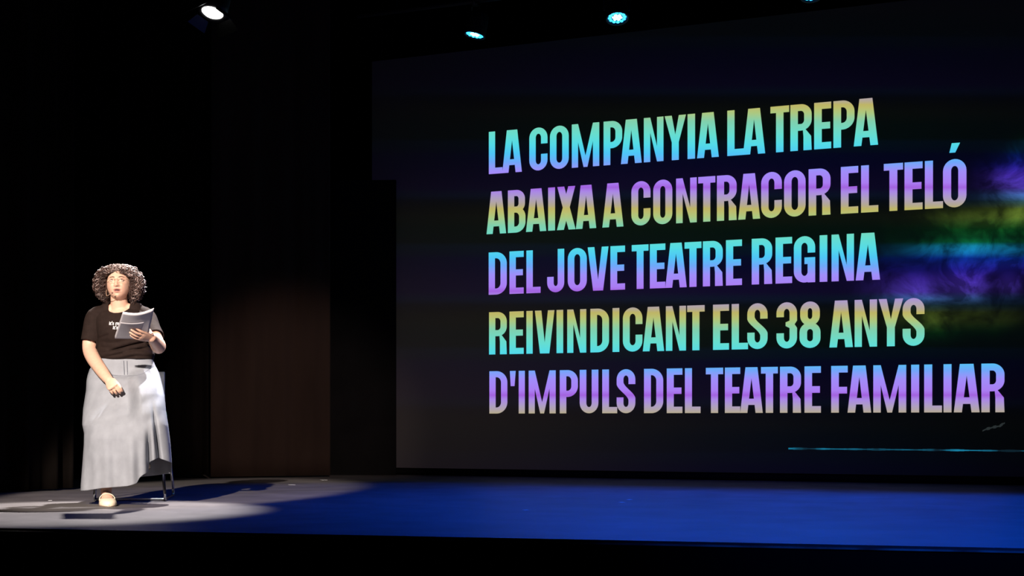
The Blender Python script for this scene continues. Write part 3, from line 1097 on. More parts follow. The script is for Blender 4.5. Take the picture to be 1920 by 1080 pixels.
# arms
Wr = P(204, 713, .125)
chain(body, [P(179, 594, .425), P(172, 622, .41), P(168, 652, .395), P(175, 672, .31), P(192, 697, .19), Wr],
      [.050, .050, .046, .0455, .040, .030], 5, 18)
hand(body, Wr, P(217.5, 733, .02)-Wr, Vector((-.25, -.75, .55)), Vector((1, 0, .35)),
     ((48, 55, 35), (55, 60, 40), (60, 60, 40), (62, 60, 40)), 0.05,
     (Vector((.75, -.35, -.65)), Vector((.45, -.35, -.85))), 0.97)
Wl = P(284.5, 634, -.075)
chain(body, [P(275, 594, .425), P(285, 620, .34), P(296, 648, .215), P(296.5, 647, .14), P(291, 640, .03), Wl],
      [.049, .049, .046, .047, .040, .029], 5, 18)
hand(body, Wl, P(266.5, 630.5, -.145)-Wl, Vector((.10, -.80, -.55)), Vector((0.0, -.2, 1)),
     ((6, 20, 15), (4, 16, 12), (6, 18, 14), (10, 20, 16)), 0.10,
     (Vector((-.55, .55, .75)), Vector((-.85, .1, .40))), 0.98)
# legs: right foot on the floor, left foot up on the foot rest
chain(body, [P(215, 742, .46), P(208, 760, .28), P(203, 790, .11), P(202, 840, .115), P(200, 890, .085), P(199, 924, .065)],
      [.088, .082, .060, .054, .040, .034], 5, 18)
chain(body, [P(257, 742, .46), P(270, 744, .28), P(281, 748, .11), P(282, 785, .13), P(276, 825, .24), P(272, 853, .30)],
      [.088, .066, .050, .048, .038, .034], 5, 18)


def foot(mb, heel, toe_dir, k=1.0):
    t = Vector(toe_dir).normalized()
    h = Vector(heel)
    u = Vector((0, 0, 1))
    chain(mb, [h+u*.034, h+t*.05+u*.045, h+t*.10+u*.038, h+t*.15+u*.026, h+t*.20+u*.018, h+t*.222+u*.014],
          [(.030, .032), (.034, .042), (.038, .034), (.042, .023), (.036, .016), (.022, .010)], 4, 16, t.cross(u))


FR_H = P(198.5, 0, .09)
FR_H.z = 0.004
FR_D = Vector((.34, -1, 0))
foot(body, FR_H, FR_D)
FL_H = P(272, 0, .34)
FL_H.z = 0.222
FL_D = Vector((-.05, -1, 0.0))
foot(body, FL_H, FL_D)

# head
HC = P(222.8, 533.5, .375)
HROT = (Matrix.Rotation(math.radians(-2), 3, 'Y') @ Matrix.Rotation(math.radians(5), 3, 'Z') @ Matrix.Rotation(math.radians(-9), 3, 'X'))


def g2(x, z, cx, cz, sx, szz):
    return math.exp(-((x-cx)/sx)**2-((z-cz)/szz)**2)


def head_disp(x, z):
    ax = abs(x)
    f = 0
    # nose
    k = smooth01(.022, -.030, z) if z > -.030 else max(0.0, 1-((-.030-z)/.010)**2)
    f += (.004+.021*k)*math.exp(-(x/(.0075+.004*k))**2)*(1 if z < .03 else math.exp(-((z-.03)/.01)**2))*(1 if z > -.040 else 0)
    f += .007*g2(ax, z, .0125, -.030, .006, .007)
    # eyes, brows, cheeks
    f -= .012*g2(ax, z, .031, .009, .016, .011)
    f += .005*g2(ax, z, .030, .030, .022, .009)
    f += .006*g2(ax, z, .040, -.026, .018, .018)
    f -= .002*g2(ax, z, .022, -.045, .006, .016)
    # mouth
    f += .0075*g2(x, z, 0, -.0505, .020, .0055)
    f += .0085*g2(x, z, 0, -.0655, .018, .0065)
    f -= .0170*g2(x, z, 0, -.0580, .0185, .0040)
    f -= .004*g2(x, z, 0, -.076, .018, .006)
    f += .010*g2(x, z, 0, -.092, .020, .014)
    return f


def head_point(ux, uy, uz):
    x, y, z = .0745*ux, .094*uy, .107*uz
    tt = min(1, max(0, (-.015-z)/.092))
    x *= 1-.17*tt*tt
    if y > 0:
        y *= 1-.30*tt
    y -= .010*tt*(1 if y < 0 else 0)
    wf = smooth01(.05, .45, -uy)
    if wf > 0:
        y -= head_disp(x, z)*wf
    return Vector((x, y, z))


vs, fs = [], []
NU, NV = 180, 130
for j in range(NV+1):
    th = PI*j/NV
    for i in range(NU):
        ph = 2*PI*i/NU
        vs.append(HC+HROT @ head_point(math.sin(th)*math.cos(ph), math.sin(th)*math.sin(ph), math.cos(th)))
for j in range(NV):
    for i in range(NU):
        a, b = j*NU+i, j*NU+(i+1) % NU
        fs.append((a, a+NU, b+NU, b))
body.add(vs, fs)
EYES = []
LASH = []
for sgn in (-1, 1):
    e = Vector((sgn*.031, -.0765, .0090))
    EYES.append(HC+HROT @ e)
    up_, lo_ = [], []
    for k in range(9):
        a = (k/8-.5)*2
        yy = -.0885+.010*a*a
        up_.append(HC+HROT @ Vector((e.x+a*.0155, yy, e.z+.0048*(1-a*a)+.0006)))
        lo_.append(HC+HROT @ Vector((e.x+a*.0155, yy+.001, e.z-.0050*(1-a*a)-.0008)))
    LASH.append([p-HROT @ Vector((0, .0030, .0012)) for p in up_])
    body.tube(up_, [.0022]+[.0032]*7+[.0022], 8)
    body.tube(lo_, [.0020]+[.0026]*7+[.0020], 8)
    # ear
    body.ellipsoid(HC+HROT @ Vector((sgn*.074, .012, -.004)), (.010, .018, .031), HROT, 16, 12)

co, faces = voxel_union(body, 0.0029)
hd = np.linalg.norm(co-np.array(HC), axis=1)
small = np.minimum(np.linalg.norm(co-np.array(P(214, 730, .03)), axis=1), np.linalg.norm(co-np.array(P(262, 631, -.14)), axis=1))
wgt = np.clip((hd-.10)/.04, 0.12, 1.0)
wgt = np.minimum(wgt, np.clip((small-.07)/.04, 0.22, 1.0))
co = laplace(co, faces, 14, wgt)
person = link_mesh('person', co, faces, mats=[M_skin, M_lip, M_mouth])
person.location = ROOT
tag(person, 'person with curly hair seated in black tee and long denim skirt, holding pages', 'person')
# lips take their own colour
inv = np.array(HROT.transposed())
loc = (co-np.array(HC)) @ inv.T
idx = np.zeros(len(person.data.polygons), dtype=np.int32)
cand = np.where((np.abs(loc[:, 0]) < .028) & (loc[:, 1] < -.05) & (loc[:, 2] < -.040) & (loc[:, 2] > -.078))[0]
cset = set(cand.tolist())
for i, f in enumerate(faces):
    if f[0] in cset:
        c = loc[list(f)].mean(axis=0)
        d = (c[0]/.0235)**2+((c[2]+.0580)/.0125)**2
        if d < 1:
            idx[i] = 1
        if (c[0]/.0185)**2+((c[2]+.0580)/.0036)**2 < 1:
            idx[i] = 2
person.data.polygons.foreach_set('material_index', idx)


# eyes
def eye_material():
    m = bpy.data.materials.new('eyeball')
    m.use_nodes = True
    nt = m.node_tree
    b = nt.nodes['Principled BSDF']
    b.inputs['Roughness'].default_value = 0.12
    tc = nt.nodes.new('ShaderNodeTexCoord')
    vm = nt.nodes.new('ShaderNodeVectorMath')
    vm.operation = 'DISTANCE'
    vm.inputs[1].default_value = (0.0025, -0.0118, 0.0032)
    nt.links.new(tc.outputs['Object'], vm.inputs[0])
    r = nt.nodes.new('ShaderNodeValToRGB')
    r.color_ramp.interpolation = 'CONSTANT'
    r.color_ramp.elements[0].color = (0.004, 0.003, 0.003, 1)
    r.color_ramp.elements[0].position = 0
    r.color_ramp.elements[1].color = (0.07, 0.035, 0.02, 1)
    r.color_ramp.elements[1].position = 0.24
    e = r.color_ramp.elements.new(0.62)
    e.color = (0.50, 0.42, 0.38, 1)
    mu = nt.nodes.new('ShaderNodeMath')
    mu.operation = 'MULTIPLY'
    mu.inputs[1].default_value = 100.0
    nt.links.new(vm.outputs['Value'], mu.inputs[0])
    nt.links.new(mu.outputs[0], r.inputs[0])
    nt.links.new(r.outputs[0], b.inputs['Base Color'])
    return m


M_eye = eye_material()
for e in EYES:
    o = MB().ellipsoid((0, 0, 0), (.0125, .0125, .0125), None, 24, 18).build('eye', M_eye, person)
    o.location = e
    o.rotation_euler = HROT.to_euler()
for l_ in LASH:
    MB().tube(l_, [.0006]+[.0012]*7+[.0006], 6).build('eyelashes', M_brow, person)
# surface lookup on the skin
bvh_body = BVHTree.FromPolygons([tuple(v) for v in co], faces)


def on_face(x, z, off):
    """point on the face at head coordinates x, z"""
    o = HC+HROT @ Vector((x, -.25, z))
    h = bvh_body.ray_cast(o, HROT @ Vector((0, 1, 0)))
    return h[0]-HROT @ Vector((0, off, 0)) if h[0] else HC+HROT @ Vector((x, -.09, z))


for sgn in (-1, 1):
    pts = [on_face(sgn*(.013+.034*k/7), .0262+.0055*math.sin(PI*(k/7)*.75)-.002*(k/7), .0012) for k in range(8)]
    MB().tube(pts, [(.0022, .0011)]+[(.0027, .0013)]*3+[(.0021, .0011)]*3+[(.0010, .0007)], 8, True, (0, 0, 1)).build('eyebrow', M_brow, person)

# glasses
gl = MB()
for sgn in (-1, 1):
    ring = []
    for k in range(29):
        a = 2*PI*k/28
        x, z = sgn*.033+.0225*math.cos(a)*(1 if abs(math.cos(a)) < .9 else .99), .004+.0175*math.copysign(abs(math.sin(a))**0.8, math.sin(a))
        ring.append(HC+HROT @ Vector((x, -.1035+.35*(abs(x)-.012)**2*10, z)))
    gl.tube(ring, .0007, 6, False)
    hx = sgn*.0555
    gl.tube([HC+HROT @ Vector((hx, -.097, .009)), HC+HROT @ Vector((sgn*.066, -.085, .010)), HC+HROT @ Vector((sgn*.078, -.03, .010)), HC+HROT @ Vector((sgn*.078, .012, .004))], .0011, 6)
gl.tube([HC+HROT @ Vector((x, -.1045-.003*math.cos(x/.0105*PI/2), .009+.002*math.cos(x/.0105*PI/2))) for x in (-.0105, -.005, 0, .005, .0105)], .0010, 6)
gl.build('glasses', M_wire, person)

# headset microphone
hm = MB()
hm.tube([HC+HROT @ Vector(p) for p in ((-.080, .012, -.015), (-.079, -.015, -.052), (-.074, -.040, -.076), (-.067, -.060, -.089), (-.053, -.082, -.090), (-.038, -.100, -.085), (-.030, -.107, -.081))],
        .0017, 8)
hs = hm.build('headset_boom', M_mic, person)
hs['label'] = 'beige headset microphone boom along the cheek'
MB().ellipsoid(HC+HROT @ Vector((-.025, -.110, -.082)), (.0062, .0052, .0052), HROT, 16, 12).build('microphone', M_micf, hs)

# ------------------------------------------------------------------ hair
hair_v, hair_f, hair_m = [], [], []
SC = HC+Vector((0, .012, .004))


def add_hair_tube(pts, rad, mi, sides=4):
    """thin strand; frames from a fixed reference are enough here"""
    pts = np.asarray(pts)
    n = len(pts)
    T = np.gradient(pts, axis=0)
    T /= np.linalg.norm(T, axis=1)[:, None]+1e-9
    ref = np.array([.31, .52, .79])
    N = np.cross(T, ref)
    N /= np.linalg.norm(N, axis=1)[:, None]+1e-9
    B = np.cross(T, N)
    base = len(hair_v)
    rr = rad*np.minimum(1, np.minimum(np.linspace(.6, 8, n), np.linspace(5, .25, n)))
    for i in range(n):
        for k in range(sides):
            a = 2*PI*k/sides
            hair_v.append(pts[i]+(N[i]*math.cos(a)+B[i]*math.sin(a))*rr[i])
    for i in range(n-1):
        for k in range(sides):
            a, b = base+i*sides+k, base+i*sides+(k+1) % sides
            hair_f.append((a, b, b+sides, a+sides))
            hair_m.append(mi)


def envelope(az, el):
    """outer limit of the curls around the head; az 0 = towards the camera"""
    s, c = abs(math.sin(az)), math.cos(az)
    rx, rf, rb = .150, .108, .128
    r_h = math.sqrt((rx*s)**2+((rf if c > 0 else rb)*c)**2)
    top_, low = .122, .150
    rz = top_ if el > 0 else low
    ce, se = math.cos(el), math.sin(el)
    return 1/math.sqrt((ce/r_h)**2+(se/rz)**2)


NST = 1500
for s_ in range(NST):
    az0 = random.uniform(-PI, PI)
    el0 = math.asin(random.uniform(-0.15, 1.0))
    front = abs(az0) < math.radians(62)
    if front and el0 < math.radians(48):
        el0 = math.radians(random.uniform(46, 88))
    fill = random.random()
    depth = (0.62+0.38*math.sqrt(fill))*(1+.07*math.sin(az0*7.3+el0*5)+.07*math.sin(az0*11.1-el0*9))
    crown = s_ >= NST-320
    if crown:
        az0, el0, depth = random.uniform(-2.2, 2.2), math.radians(random.uniform(58, 89)), random.uniform(.93, 1.03)
        front = False
    az1 = az0
    lim = math.radians(random.uniform(70, 100))
    if abs(az0) < lim:
        sg = 1 if az0+random.gauss(0.05, .10) > 0 else -1
        az1 = sg*lim
    el1 = math.radians(random.uniform(-58, -20) if random.random() < .72 else random.uniform(-20, 30))
    if el1 > el0:
        el1 = el0-math.radians(25)
    if crown:
        az1 = az0*random.uniform(1.0, 1.5)+random.gauss(0, .25)
        el1 = math.radians(random.uniform(40, 60) if abs(az1) < .9 else random.uniform(12, 50))
    n = 60
    cr = random.uniform(.005, .0125)
    turns = random.uniform(2.0, 3.4)*(1+max(0, (el0-el1))*.75)
    ph0 = random.uniform(0, 2*PI)
    hand_ = random.choice((-1, 1))
    pts = []
    for i in range(n):
        u = i/(n-1)
        ku = smooth01(0, .55, u)
        az = az0+(az1-az0)*ku
        el = el0+(el1-el0)*u**1.15
        R1 = envelope(az, el)*depth
        r0 = .098 if abs(math.cos(az)) > .6 else .088
        lift = smooth01(0, .38, u)
        r = r0+(max(R1, r0+.004)-r0)*lift
        if abs(az) < math.radians(60) and el < math.radians(42):
            r = max(r, .105)
        dirv = np.array([math.cos(el)*math.sin(az), -math.cos(el)*math.cos(az), math.sin(el)])
        t1 = np.array([math.cos(az), math.sin(az), 0])
        t2 = np.cross(dirv, t1)
        a = ph0+hand_*2*PI*turns*u
        amp = cr*min(1, u*5)
        off = dirv*math.cos(a)*amp+t1*math.sin(a)*amp
        p = np.array(SC)+dirv*r+off
        # keep the face clear
        q = (p-np.array(HC))
        if q[1] < -.015 and q[2] < .066-.25*max(0, abs(q[0])-.03) and abs(q[0]) < .064:
            q[0] = math.copysign(.064+.004*math.cos(a), az1 if az1 else 1)
            p = np.array(HC)+q
        pts.append(p)
    rnd = random.random()
    mi = 0 if depth < .86 else (0 if rnd < .62 else 1 if rnd < .86 else 2)  # inner curls all dark: shade put into the hair colour
    if depth > .9 and el1 > math.radians(-20) and random.random() < .40:
        mi = 2  # more grey on the outer crown, top light put into the colour
    add_hair_tube(pts, random.uniform(.0010, .0030), mi, 4)
# fine fly-away curls
for s_ in range(420):
    az = random.choice((random.uniform(-PI, -1.2), random.uniform(1.2, PI), random.uniform(-PI, PI)))
    el = random.uniform(-.6, 1.15)
    if abs(az) < 1.1 and el < 1.0:
        continue
    R1 = envelope(az, el)
    dirv = np.array([math.cos(el)*math.sin(az), -math.cos(el)*math.cos(az), math.sin(el)])
    t1 = np.array([math.cos(az), math.sin(az), 0])
    t2 = np.cross(dirv, t1)
    p0 = np.array(SC)+dirv*(R1-.012)
    ph0 = random.uniform(0, 6)
    L_ = random.uniform(.02, .038)
    dd = dirv*random.uniform(.3, .9)+t1*random.gauss(0, .7)+t2*random.gauss(0, .7)
    dd /= np.linalg.norm(dd)
    pts = [p0+dd*L_*u+(t1*math.cos(ph0+9*u)+t2*math.sin(ph0+9*u))*.005 for u in np.linspace(0, 1, 12)]
    add_hair_tube(pts, .0006, random.choice((1, 2)))
# dense dark mass underneath the curls
cap_ = MB()
NU2, NV2 = 40, 26
vs, fs = [], []
for j in range(NV2+1):
    el = PI/2-(PI/2+.85)*j/NV2
    for i in range(NU2):
        az = -PI+2*PI*i/NU2
        r = envelope(az, el)*.66
        r = max(r, .088+.031*smooth01(.35, .95, el))
        kf = smooth01(math.radians(80), math.radians(58), abs(az))*smooth01(.98, .80, el)
        r = r*(1-kf)+.070*kf
        vs.append(SC+Vector((math.cos(el)*math.sin(az)*r, -math.cos(el)*math.cos(az)*r, math.sin(el)*r)))
for j in range(NV2):
    for i in range(NU2):
        a, b = j*NU2+i, j*NU2+(i+1) % NU2
        fs.append((a, b, b+NU2, a+NU2))
base = len(hair_v)
hair_v += [np.array(v) for v in vs]
hair_f += [tuple(k+base for k in f) for f in fs]
hair_m += [0]*len(fs)
hair = link_mesh('hair', hair_v, hair_f, mats=[M_hair1, M_hair2, M_hair3], parent=person)
hair.data.polygons.foreach_set('material_index', hair_m)

# ------------------------------------------------------------------ t-shirt
sh = MB()
rows = [(580, 196, 256, .35, .50), (586, 184, 270, .325, .525), (594, 179, 277, .30, .535), (606, 180, 281, .275, .54), (620, 182, 283, .255, .54),
        (632, 183, 282, .258, .54), (644, 184, 282, .275, .545), (655, 182, 286, .278, .55), (664, 181, 289, .262, .56), (671, 184, 288, .272, .56), (677, 188, 286, .29, .55)]
vs, fs = [], []
ns = 96
fine = []
for py in np.linspace(580, 677, 80):
    fine.append((py, *[float(np.interp(py, [r[0] for r in rows], [r[k] for r in rows])) for k in (1, 2, 3, 4)]))
for py, l_, r_, yf, yb in fine:
    ym = (yf+yb)/2
    for k in range(ns):
        a = 2*PI*k/ns
        ca, sa = math.cos(a), math.sin(a)
        ex = math.copysign(abs(ca)**.82, ca)
        ey = math.copysign(abs(sa)**.82, sa)
        y = ym+ey*(yb-yf)/2
        # soft drag lines towards the waist
        y -= .006*math.sin(py*.55+2.2*ex+1.5*math.sin(ex*4))*smooth01(628, 655, py)*max(0, -ey)
        px_ = (l_+r_)/2+ex*(r_-l_)/2
        if ey < 0:
            # deep crease rising from the waist towards the pages, and two slighter ones
            for (xa, ya, xb, yb2, dp) in ((200, 660, 272, 640, .020), (196, 669, 236, 662, .010), (186, 634, 204, 627, .010), (255, 655, 286, 649, .010)):
                kx = (px_-xa)/(xb-xa)
                if -.15 < kx < 1.15:
                    dl = py-(ya+(yb2-ya)*kx)
                    fade = smooth01(-.15, .15, kx)*smooth01(1.15, .85, kx)
                    y += dp*fade*math.exp(-(dl/2.0)**2)-.5*dp*fade*math.exp(-((dl+4.5)/3)**2)
        vs.append(P(px_, py, y))
for j in range(len(fine)-1):
    for k in range(ns):
        a, b = j*ns+k, j*ns+(k+1) % ns
        fs.append((a, b, b+ns, a+ns))
fs.append(tuple(range(ns)))
fs.append(tuple(range((len(fine)-1)*ns, len(fine)*ns)))
sh.add(vs, fs)
chain(sh, [P(203, 585, .42), P(215, 581, .42), P(236, 580, .42), P(252, 583, .42)], [.060, .056, .056, .060], 4, 18)
R_S, R_E = P(181, 596, .425), P(169.5, 647, .397)
L_S, L_E = P(273, 596, .425), P(291.5, 637, .27)
chain(sh, [P(200, 590, .425), R_S, P(174.5, 618, .412), R_E], [.060, .064, .061, .060], 5, 20)
chain(sh, [P(254, 590, .425), L_S, P(282, 617, .355), L_E], [.060, .062, .060, .060], 5, 20)
sco, sfaces = voxel_union(sh, 0.004)
sco = laplace(sco, sfaces, 6)
# open the neck, the sleeves and the bottom
NKc = np.array(P(223.5, 574, .375))
keep = np.ones(len(sco), bool)
ax_n = np.array([0.03, -.40, .92])
ax_n /= np.linalg.norm(ax_n)
rel = sco-NKc
along = rel @ ax_n
rad = np.linalg.norm(rel-along[:, None]*ax_n, axis=1)
keep &= ~((rad < .069) & (along > -.080))
for S_, E_, ln_ in ((R_S, R_E, .0), (L_S, L_E, .0)):
    d = np.array((E_-S_).normalized())
    r_ = sco-np.array(E_)
    al = r_ @ d
    rd = np.linalg.norm(r_-al[:, None]*d, axis=1)
    ins = np.zeros(len(sco), bool)
    zz = [P(0, r[0], (r[3]+r[4])/2).z for r in fine][::-1]
    q4 = [np.interp(sco[:, 2], zz, [r[k] for r in fine][::-1]) for k in (1, 2, 3, 4)]
    Yd = 10+(q4[2]+q4[3])/2
    xl, xr = (q4[0]-960)*Yd/F-ROOT.x, (q4[1]-960)*Yd/F-ROOT.x
    ins = (np.abs((sco[:, 0]-(xl+xr)/2)/((xr-xl)/2))**2.3+np.abs((sco[:, 1]-(q4[2]+q4[3])/2)/((q4[3]-q4[2])/2))**2.3) < (1.5 if S_ is L_S else 1.12)
    keep &= ~((al > -.022) & (rd < .085) & (al < .09) & ~ins)
keep &= sco[:, 2] > P(0, 674, .40).z
sfaces = [f for f in sfaces if all(keep[i] for i in f)]
used = sorted({i for f in sfaces for i in f})
remap = {k: i for i, k in enumerate(used)}
sco = sco[used]
sfaces = [tuple(remap[i] for i in f) for f in sfaces]
# tidy the cut edges
ec = {}
for f in sfaces:
    for i in range(4):
        k = tuple(sorted((f[i], f[(i+1) % 4])))
        ec[k] = ec.get(k, 0)+1
bnd = np.zeros(len(sco), bool)
bed = [k for k, c in ec.items() if c == 1]
for a, b in bed:
    bnd[a] = bnd[b] = True
for _ in range(12):
    acc = np.zeros_like(sco)
    cnt = np.zeros(len(sco))
    for a, b in bed:
        acc[a] += sco[b]
        acc[b] += sco[a]
        cnt[a] += 1
        cnt[b] += 1
    m_ = bnd & (cnt > 0)
    sco[m_] = sco[m_]*.5+.5*acc[m_]/cnt[m_][:, None]
shirt = link_mesh('t_shirt', sco, sfaces, M_shirt, person)
s_ = shirt.modifiers.new('s', 'SOLIDIFY')
s_.thickness = 0.005
s_.offset = 1
bvh_sh = BVHTree.FromPolygons([tuple(v) for v in sco], sfaces)


def shirt_print(text, px, py, size_px):
    """white slab print lying on the cloth"""
    cu = bpy.data.curves.new('t', 'FONT')
    cu.body = text
    cu.offset = 0.018
    cu.size = 1
    cu.resolution_u = 3
    o = bpy.data.objects.new('t', cu)
    COL.objects.link(o)
    dg = bpy.context.evaluated_depsgraph_get()
    me = bpy.data.meshes.new_from_object(o.evaluated_get(dg))
    vs = [v.co.copy() for v in me.vertices]
    fs = [tuple(p.vertices) for p in me.polygons]
    bpy.data.objects.remove(o)
    bpy.data.curves.remove(cu)
    bpy.data.meshes.remove(me)
    k = size_px*10.27/F
    o0 = P(px, py, .27)
    out = []
    for v in vs:
        p = Vector((o0.x+v.x*k*.92, 0, o0.z+v.y*k))
        h = bvh_sh.ray_cast(Vector((p.x, -1, p.z)), Vector((0, 1, 0)))
        y = h[0].y if h[0] else .26
        out.append(Vector((p.x, y-.0085, p.z)))
    return out, fs


for text, px, py in (("it's m", 203.8, 609.2), ("it's", 212.2, 617.4)):
    vs, fs = shirt_print(text, px, py, 9.8)
    o = link_mesh('lettering', vs, fs, M_print, shirt, smooth=False)
    o['label'] = 'white print on the chest'
    sm = o.modifiers.new('s', 'SOLIDIFY')
    sm.thickness = 0.001

# ------------------------------------------------------------------ skirt
LEFT = [(671, 186), (680, 180), (693, 169), (705, 165), (715, 163), (735, 162), (771, 156.5), (796, 155), (813, 158.5), (840, 158), (882, 155), (921, 152)]
RIGHT = [(671, 285), (685, 290), (696, 296), (704, 299), (724, 304), (743, 308), (771, 310.5), (799, 315), (832, 319), (868, 321.5)]
HEM = [(152, 921), (165, 920), (190, 916), (240, 912), (256, 907), (261, 897), (268, 891), (277, 886), (279.5, 868), (288, 863), (297, 858), (303, 861), (321.5, 868)]
FR = [(-.02, -.055), (.30, -.055), (.42, -.04), (.50, -.005), (.56, .05), (.64, .105), (.74, .155), (.79, .205), (.812, .248), (.83, .264), (.90, .276), (.945, .287)]
FL = [(-.02, -.01), (.25, -.015), (.45, -.035), (.62, -.030), (.70, -.01), (.735, .015), (.757, .05), (.778, .095), (.80, .15), (.825, .205), (.842, .24), (.86, .262), (.90, .276), (.945, .287)]
BK = [(-.02, .31), (.50, .33), (.585, .37), (.615, .50), (.66, .60), (.76, .63), (.86, .60), (.945, .55)]


def skirt_point(f, v, back=False):
    pl, pr = 671+250*v, 671+197*v
    l_, r_ = interp(pl, LEFT), interp(pr, RIGHT)
    a = PI*f
    fx = .5-.5*math.copysign(abs(math.cos(a))**.85, math.cos(a))
    px = l_+(r_-l_)*fx
    hem = interp(152+169.5*fx, HEM)
    if back:
        hem = 908-20*fx
    py = 671+(hem-671)*v
    zz = EYE+(HZ-py)*10.1/F
    if not back:
        wl = smooth01(.54, .72, fx)
        yf = interp(zz, FR)*(1-wl)+interp(zz, FL)*wl
        ymid = interp(zz, [(-.02, .16), (.5, .18), (.62, .30), (.8, .40), (.945, .42)])
        prof = math.sin(a)**.62 if 0 < f < 1 else 0
        y = ymid+(yf-ymid)*prof
        low = smooth01(.62, .25, zz)
        # hanging folds between and beside the knees
        y += .075*math.exp(-((px-(277.5+.03*(py-800)))/4.2)**2)*smooth01(.50, .32, zz)
        y += .070*math.exp(-((px-interp(py, [(740, 284), (800, 291), (858, 298)]))/3.6)**2)*smooth01(.68, .42, zz)
        y -= .014*math.exp(-((px-287)/5)**2)*smooth01(.66, .40, zz)
        y -= .012*math.exp(-((px-268)/6)**2)*low
        y += .011*math.sin(px*.115+.6+.5*math.sin(zz*3))*low*(1-wl)
        y += .004*math.sin(px*.27+zz*3)*low*(1-wl)
        # slack cloth sagging across the lap
        d = (px-232)*.55+(py-730)
        y += .006*math.sin(d*.16)*smooth01(.45, .6, zz)*smooth01(.88, .80, zz)*prof
        # edge of the hip yoke
        yk = py-(706-9*((px-236)/55)**2+(-10*smooth01(262, 292, px)))
        y += .006*math.exp(-(yk/2.2)**2)*prof-.004*math.exp(-((yk-5)/4)**2)*prof
    else:
        ymid = interp(zz, [(-.02, .16), (.5, .18), (.62, .30), (.8, .40), (.945, .42)])
        y = ymid+(interp(zz, BK)-ymid)*(math.sin(a)**.62 if 0 < f < 1 else 0)
        y += .012*math.sin(px*.2)*smooth01(.5, .2, zz)*math.sin(a)
    return P(px, py, y)


NF, NB, NVS = 190, 60, 130
vs, fs = [], []
for j in range(NVS+1):
    v = j/NVS
    for i in range(NF):
        vs.append(skirt_point(i/NF, v))
    for i in range(NB):
        vs.append(skirt_point(1-i/NB, v, True) if i else skirt_point(1.0, v))
nt_ = NF+NB
# weld the back's ends to the front's silhouettes
for j in range(NVS):
    for i in range(nt_):
        a, b = j*nt_+i, j*nt_+(i+1) % nt_
        fs.append((a, b, b+nt_, a+nt_))
sk = np.array([tuple(v) for v in vs])
sk = laplace(sk, fs, 2)
skirt = link_mesh('skirt', sk, fs, M_denim, person)
s_ = skirt.modifiers.new('s', 'SOLIDIFY')
s_.thickness = 0.003
s_.offset = -1
# waistband
wb = MB()
pts = []
for k in range(61):
    a = 2*PI*k/60
    pts.append(P(235.5+49.5*math.cos(a), 673.0, .417+.134*math.sin(a)))
wb.tube(pts, [(.0165, .004)]*61, 8, False, (0, 0, 1))
wbo = wb.build('waistband', M_denim, skirt)
MB().ellipsoid(P(193.5, 673, .335), (.011, .008, .009)).build('side_button', M_print, skirt)
# belt loops, fly seam and hem stitching
bvh_sk = BVHTree.FromPolygons([tuple(v) for v in sk], fs)


def on_skirt(px, py, off):
    o = P(px, py, -.6)
    h = bvh_sk.ray_cast(o, (P(px, py, .3)-o).normalized())
    return h[0]+Vector((0, -off, 0)) if h[0] else None


fl_ = MB()
for px in (232.5, 238.5):
    pts = [q for q in (on_skirt(px+.1*k, 677+k*2.3, .0055) for k in range(12)) if q]
    fl_.tube(pts, .0022, 6)
fl_.build('fly_seam', M_stitch, skirt)
ys_ = MB()
pts = []
for k in range(40):
    px = 190+k*2.5
    q = on_skirt(px, 705-9*((px-236)/55)**2-10*smooth01(262, 292, px), .0045)
    if q:
        pts.append(q)
ys_.tube(pts, .0016, 5, False)
ys_.build('yoke_seam', M_stitch, skirt)
st_ = MB()
pts = [Vector(sk[(NVS-4)*nt_+i])+Vector((0, -.0015, 0)) for i in range(6, NF-4)]
st_.tube(pts, .0013, 5, False)
st_.build('hem_stitching', M_stitch, skirt)


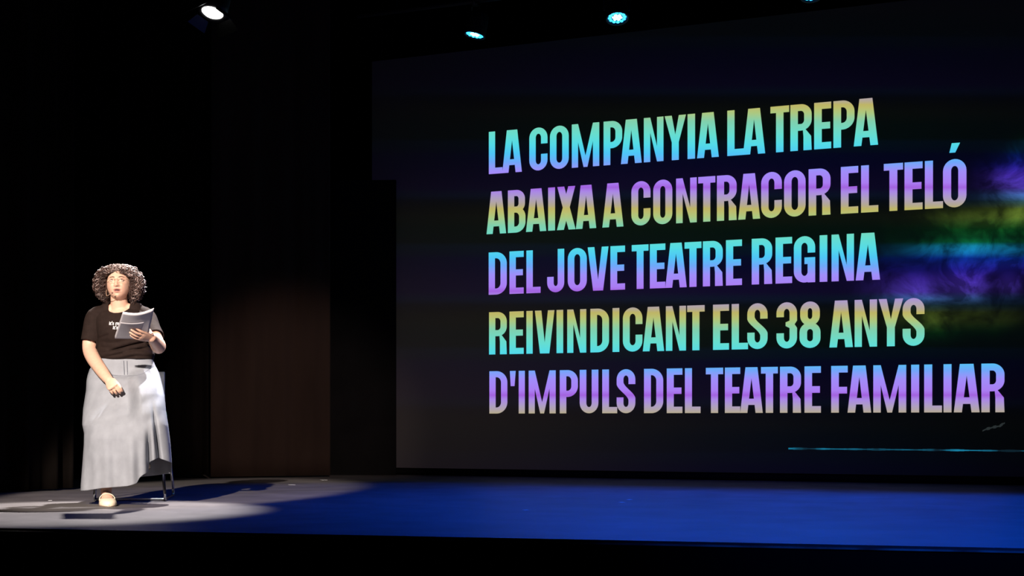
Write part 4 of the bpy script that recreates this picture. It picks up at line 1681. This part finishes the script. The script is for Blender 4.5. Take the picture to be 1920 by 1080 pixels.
# ------------------------------------------------------------------ shoes
def shoe(heel, d, strap=True):
    t = Vector(d).normalized()
    h = Vector(heel)
    u = Vector((0, 0, 1))
    sd = t.cross(u).normalized()
    sects = [(-.036, .010, .034), (-.033, .024, .046), (-.015, .037, .056), (.02, .041, .052), (.07, .043, .050), (.11, .047, .050), (.15, .051, .045), (.19, .049, .036), (.222, .038, .028), (.240, .022, .020), (.246, .008, .012)]
    vs, fs = [], []
    n = 28
    fine_ = np.linspace(-.036, .246, 40)
    for x in fine_:
        hw = float(np.interp(x, [q[0] for q in sects], [q[1] for q in sects]))
        ht = float(np.interp(x, [q[0] for q in sects], [q[2] for q in sects]))
        for k in range(n):
            a = 2*PI*k/n
            ca, sa = math.cos(a), math.sin(a)
            z = .007+ht*max(0, sa)**.75 if sa > 0 else .007*(1+sa)
            vs.append(h+t*x+sd*hw*math.copysign(abs(ca)**.7, ca)+u*(z-.002))
    for j in range(len(fine_)-1):
        for k in range(n):
            a, b = j*n+k, j*n+(k+1) % n
            x = (fine_[j]+fine_[j+1])/2
            ang = 2*PI*(k+.5)/n
            # open instep
            if -.03 < x < .172 and math.sin(ang) > .52+.36*max(0, (x-.10)/.07):
                continue
            fs.append((a, b, b+n, a+n))
    fs.append(tuple(range(n-1, -1, -1)))
    fs.append(tuple(range((len(fine_)-1)*n, len(fine_)*n)))
    o = link_mesh('shoe', vs, fs, M_shoe, person)
    s = o.modifiers.new('s', 'SOLIDIFY')
    s.thickness = .003
    sb = MB()
    q0 = [(x, float(np.interp(x, [q[0] for q in sects], [q[1] for q in sects]))) for x in np.linspace(-.034, .244, 30)]
    loop = [h+t*x+sd*(hw+.002) for x, hw in q0]+[h+t*x-sd*(hw+.002) for x, hw in reversed(q0)]
    nn = len(loop)
    sb.add([p+u*.0045 for p in loop]+[p-u*.0035 for p in loop],
           [tuple(range(nn)), tuple(range(2*nn-1, nn-1, -1))]+[(i, nn+i, nn+(i+1) % nn, (i+1) % nn) for i in range(nn)])
    sb.build('sole', M_sole, o, smooth=False)
    if strap:
        pts = []
        for k in range(13):
            a = PI*k/12
            pts.append(h+t*(.104-.010*math.sin(a))+sd*.048*math.cos(a)+u*(.030+.042*math.sin(a)))
        MB().tube(pts, [(.0095, .003)]*13, 8, True, t).build('strap', M_shoe, o)
        MB().ellipsoid(h+t*.06-sd*.047+u*.046, (.006, .006, .007)).build('buckle', M_chrome, o)
    return o


shoe(FR_H, FR_D)
shoe(FL_H, FL_D)

# ------------------------------------------------------------------ pages in the hand
TL, TR = P(230.5, 585.5, -.335), P(288.5, 578.5, -.32)
BR, BL = P(277.5, 633.5, -.09), P(215, 632.5, -.10)
pg = empty('script_pages', ROOT+(TL+TR+BL+BR)/4)
tag(pg, 'stapled white pages held up in the left hand of the seated woman', 'pages')
pn = (TR-TL).cross(BL-TL).normalized()
if pn.y > 0:
    pn = -pn
ctr = (TL+TR+BL+BR)/4


def page(name, off, v0=0.0, u1=1.0, bend=.012, m=M_paper, lift=0.0, th=.0016):
    n1, n2 = 18, 18
    vs, fs = [], []
    for j in range(n2+1):
        v = v0+(1-v0)*j/n2
        for i in range(n1+1):
            u = u1*i/n1
            p = TL*(1-u)*(1-v)+TR*u*(1-v)+BL*(1-u)*v+BR*u*v
            # sag of the top edge and slight curl
            p = p+pn*(off+bend*math.sin(PI*u)*(1-v)+lift*(1-(v-v0)/(1-v0))**2)
            p.z -= .008*math.sin(PI*u)*(1-v)
            vs.append(p-ctr)
    for j in range(n2):
        for i in range(n1):
            a = j*(n1+1)+i
            fs.append((a, a+1, a+n1+2, a+n1+1))
    o = link_mesh(name, vs, fs, m, pg)
    s = o.modifiers.new('s', 'SOLIDIFY')
    s.thickness = th
    return o


page('sheet', -.004, th=.004)
page('sheet', .002, v0=.02, u1=.985, m=M_paper2)
page('sheet', .0075, v0=.30, u1=.74, m=M_paper2, lift=.010)
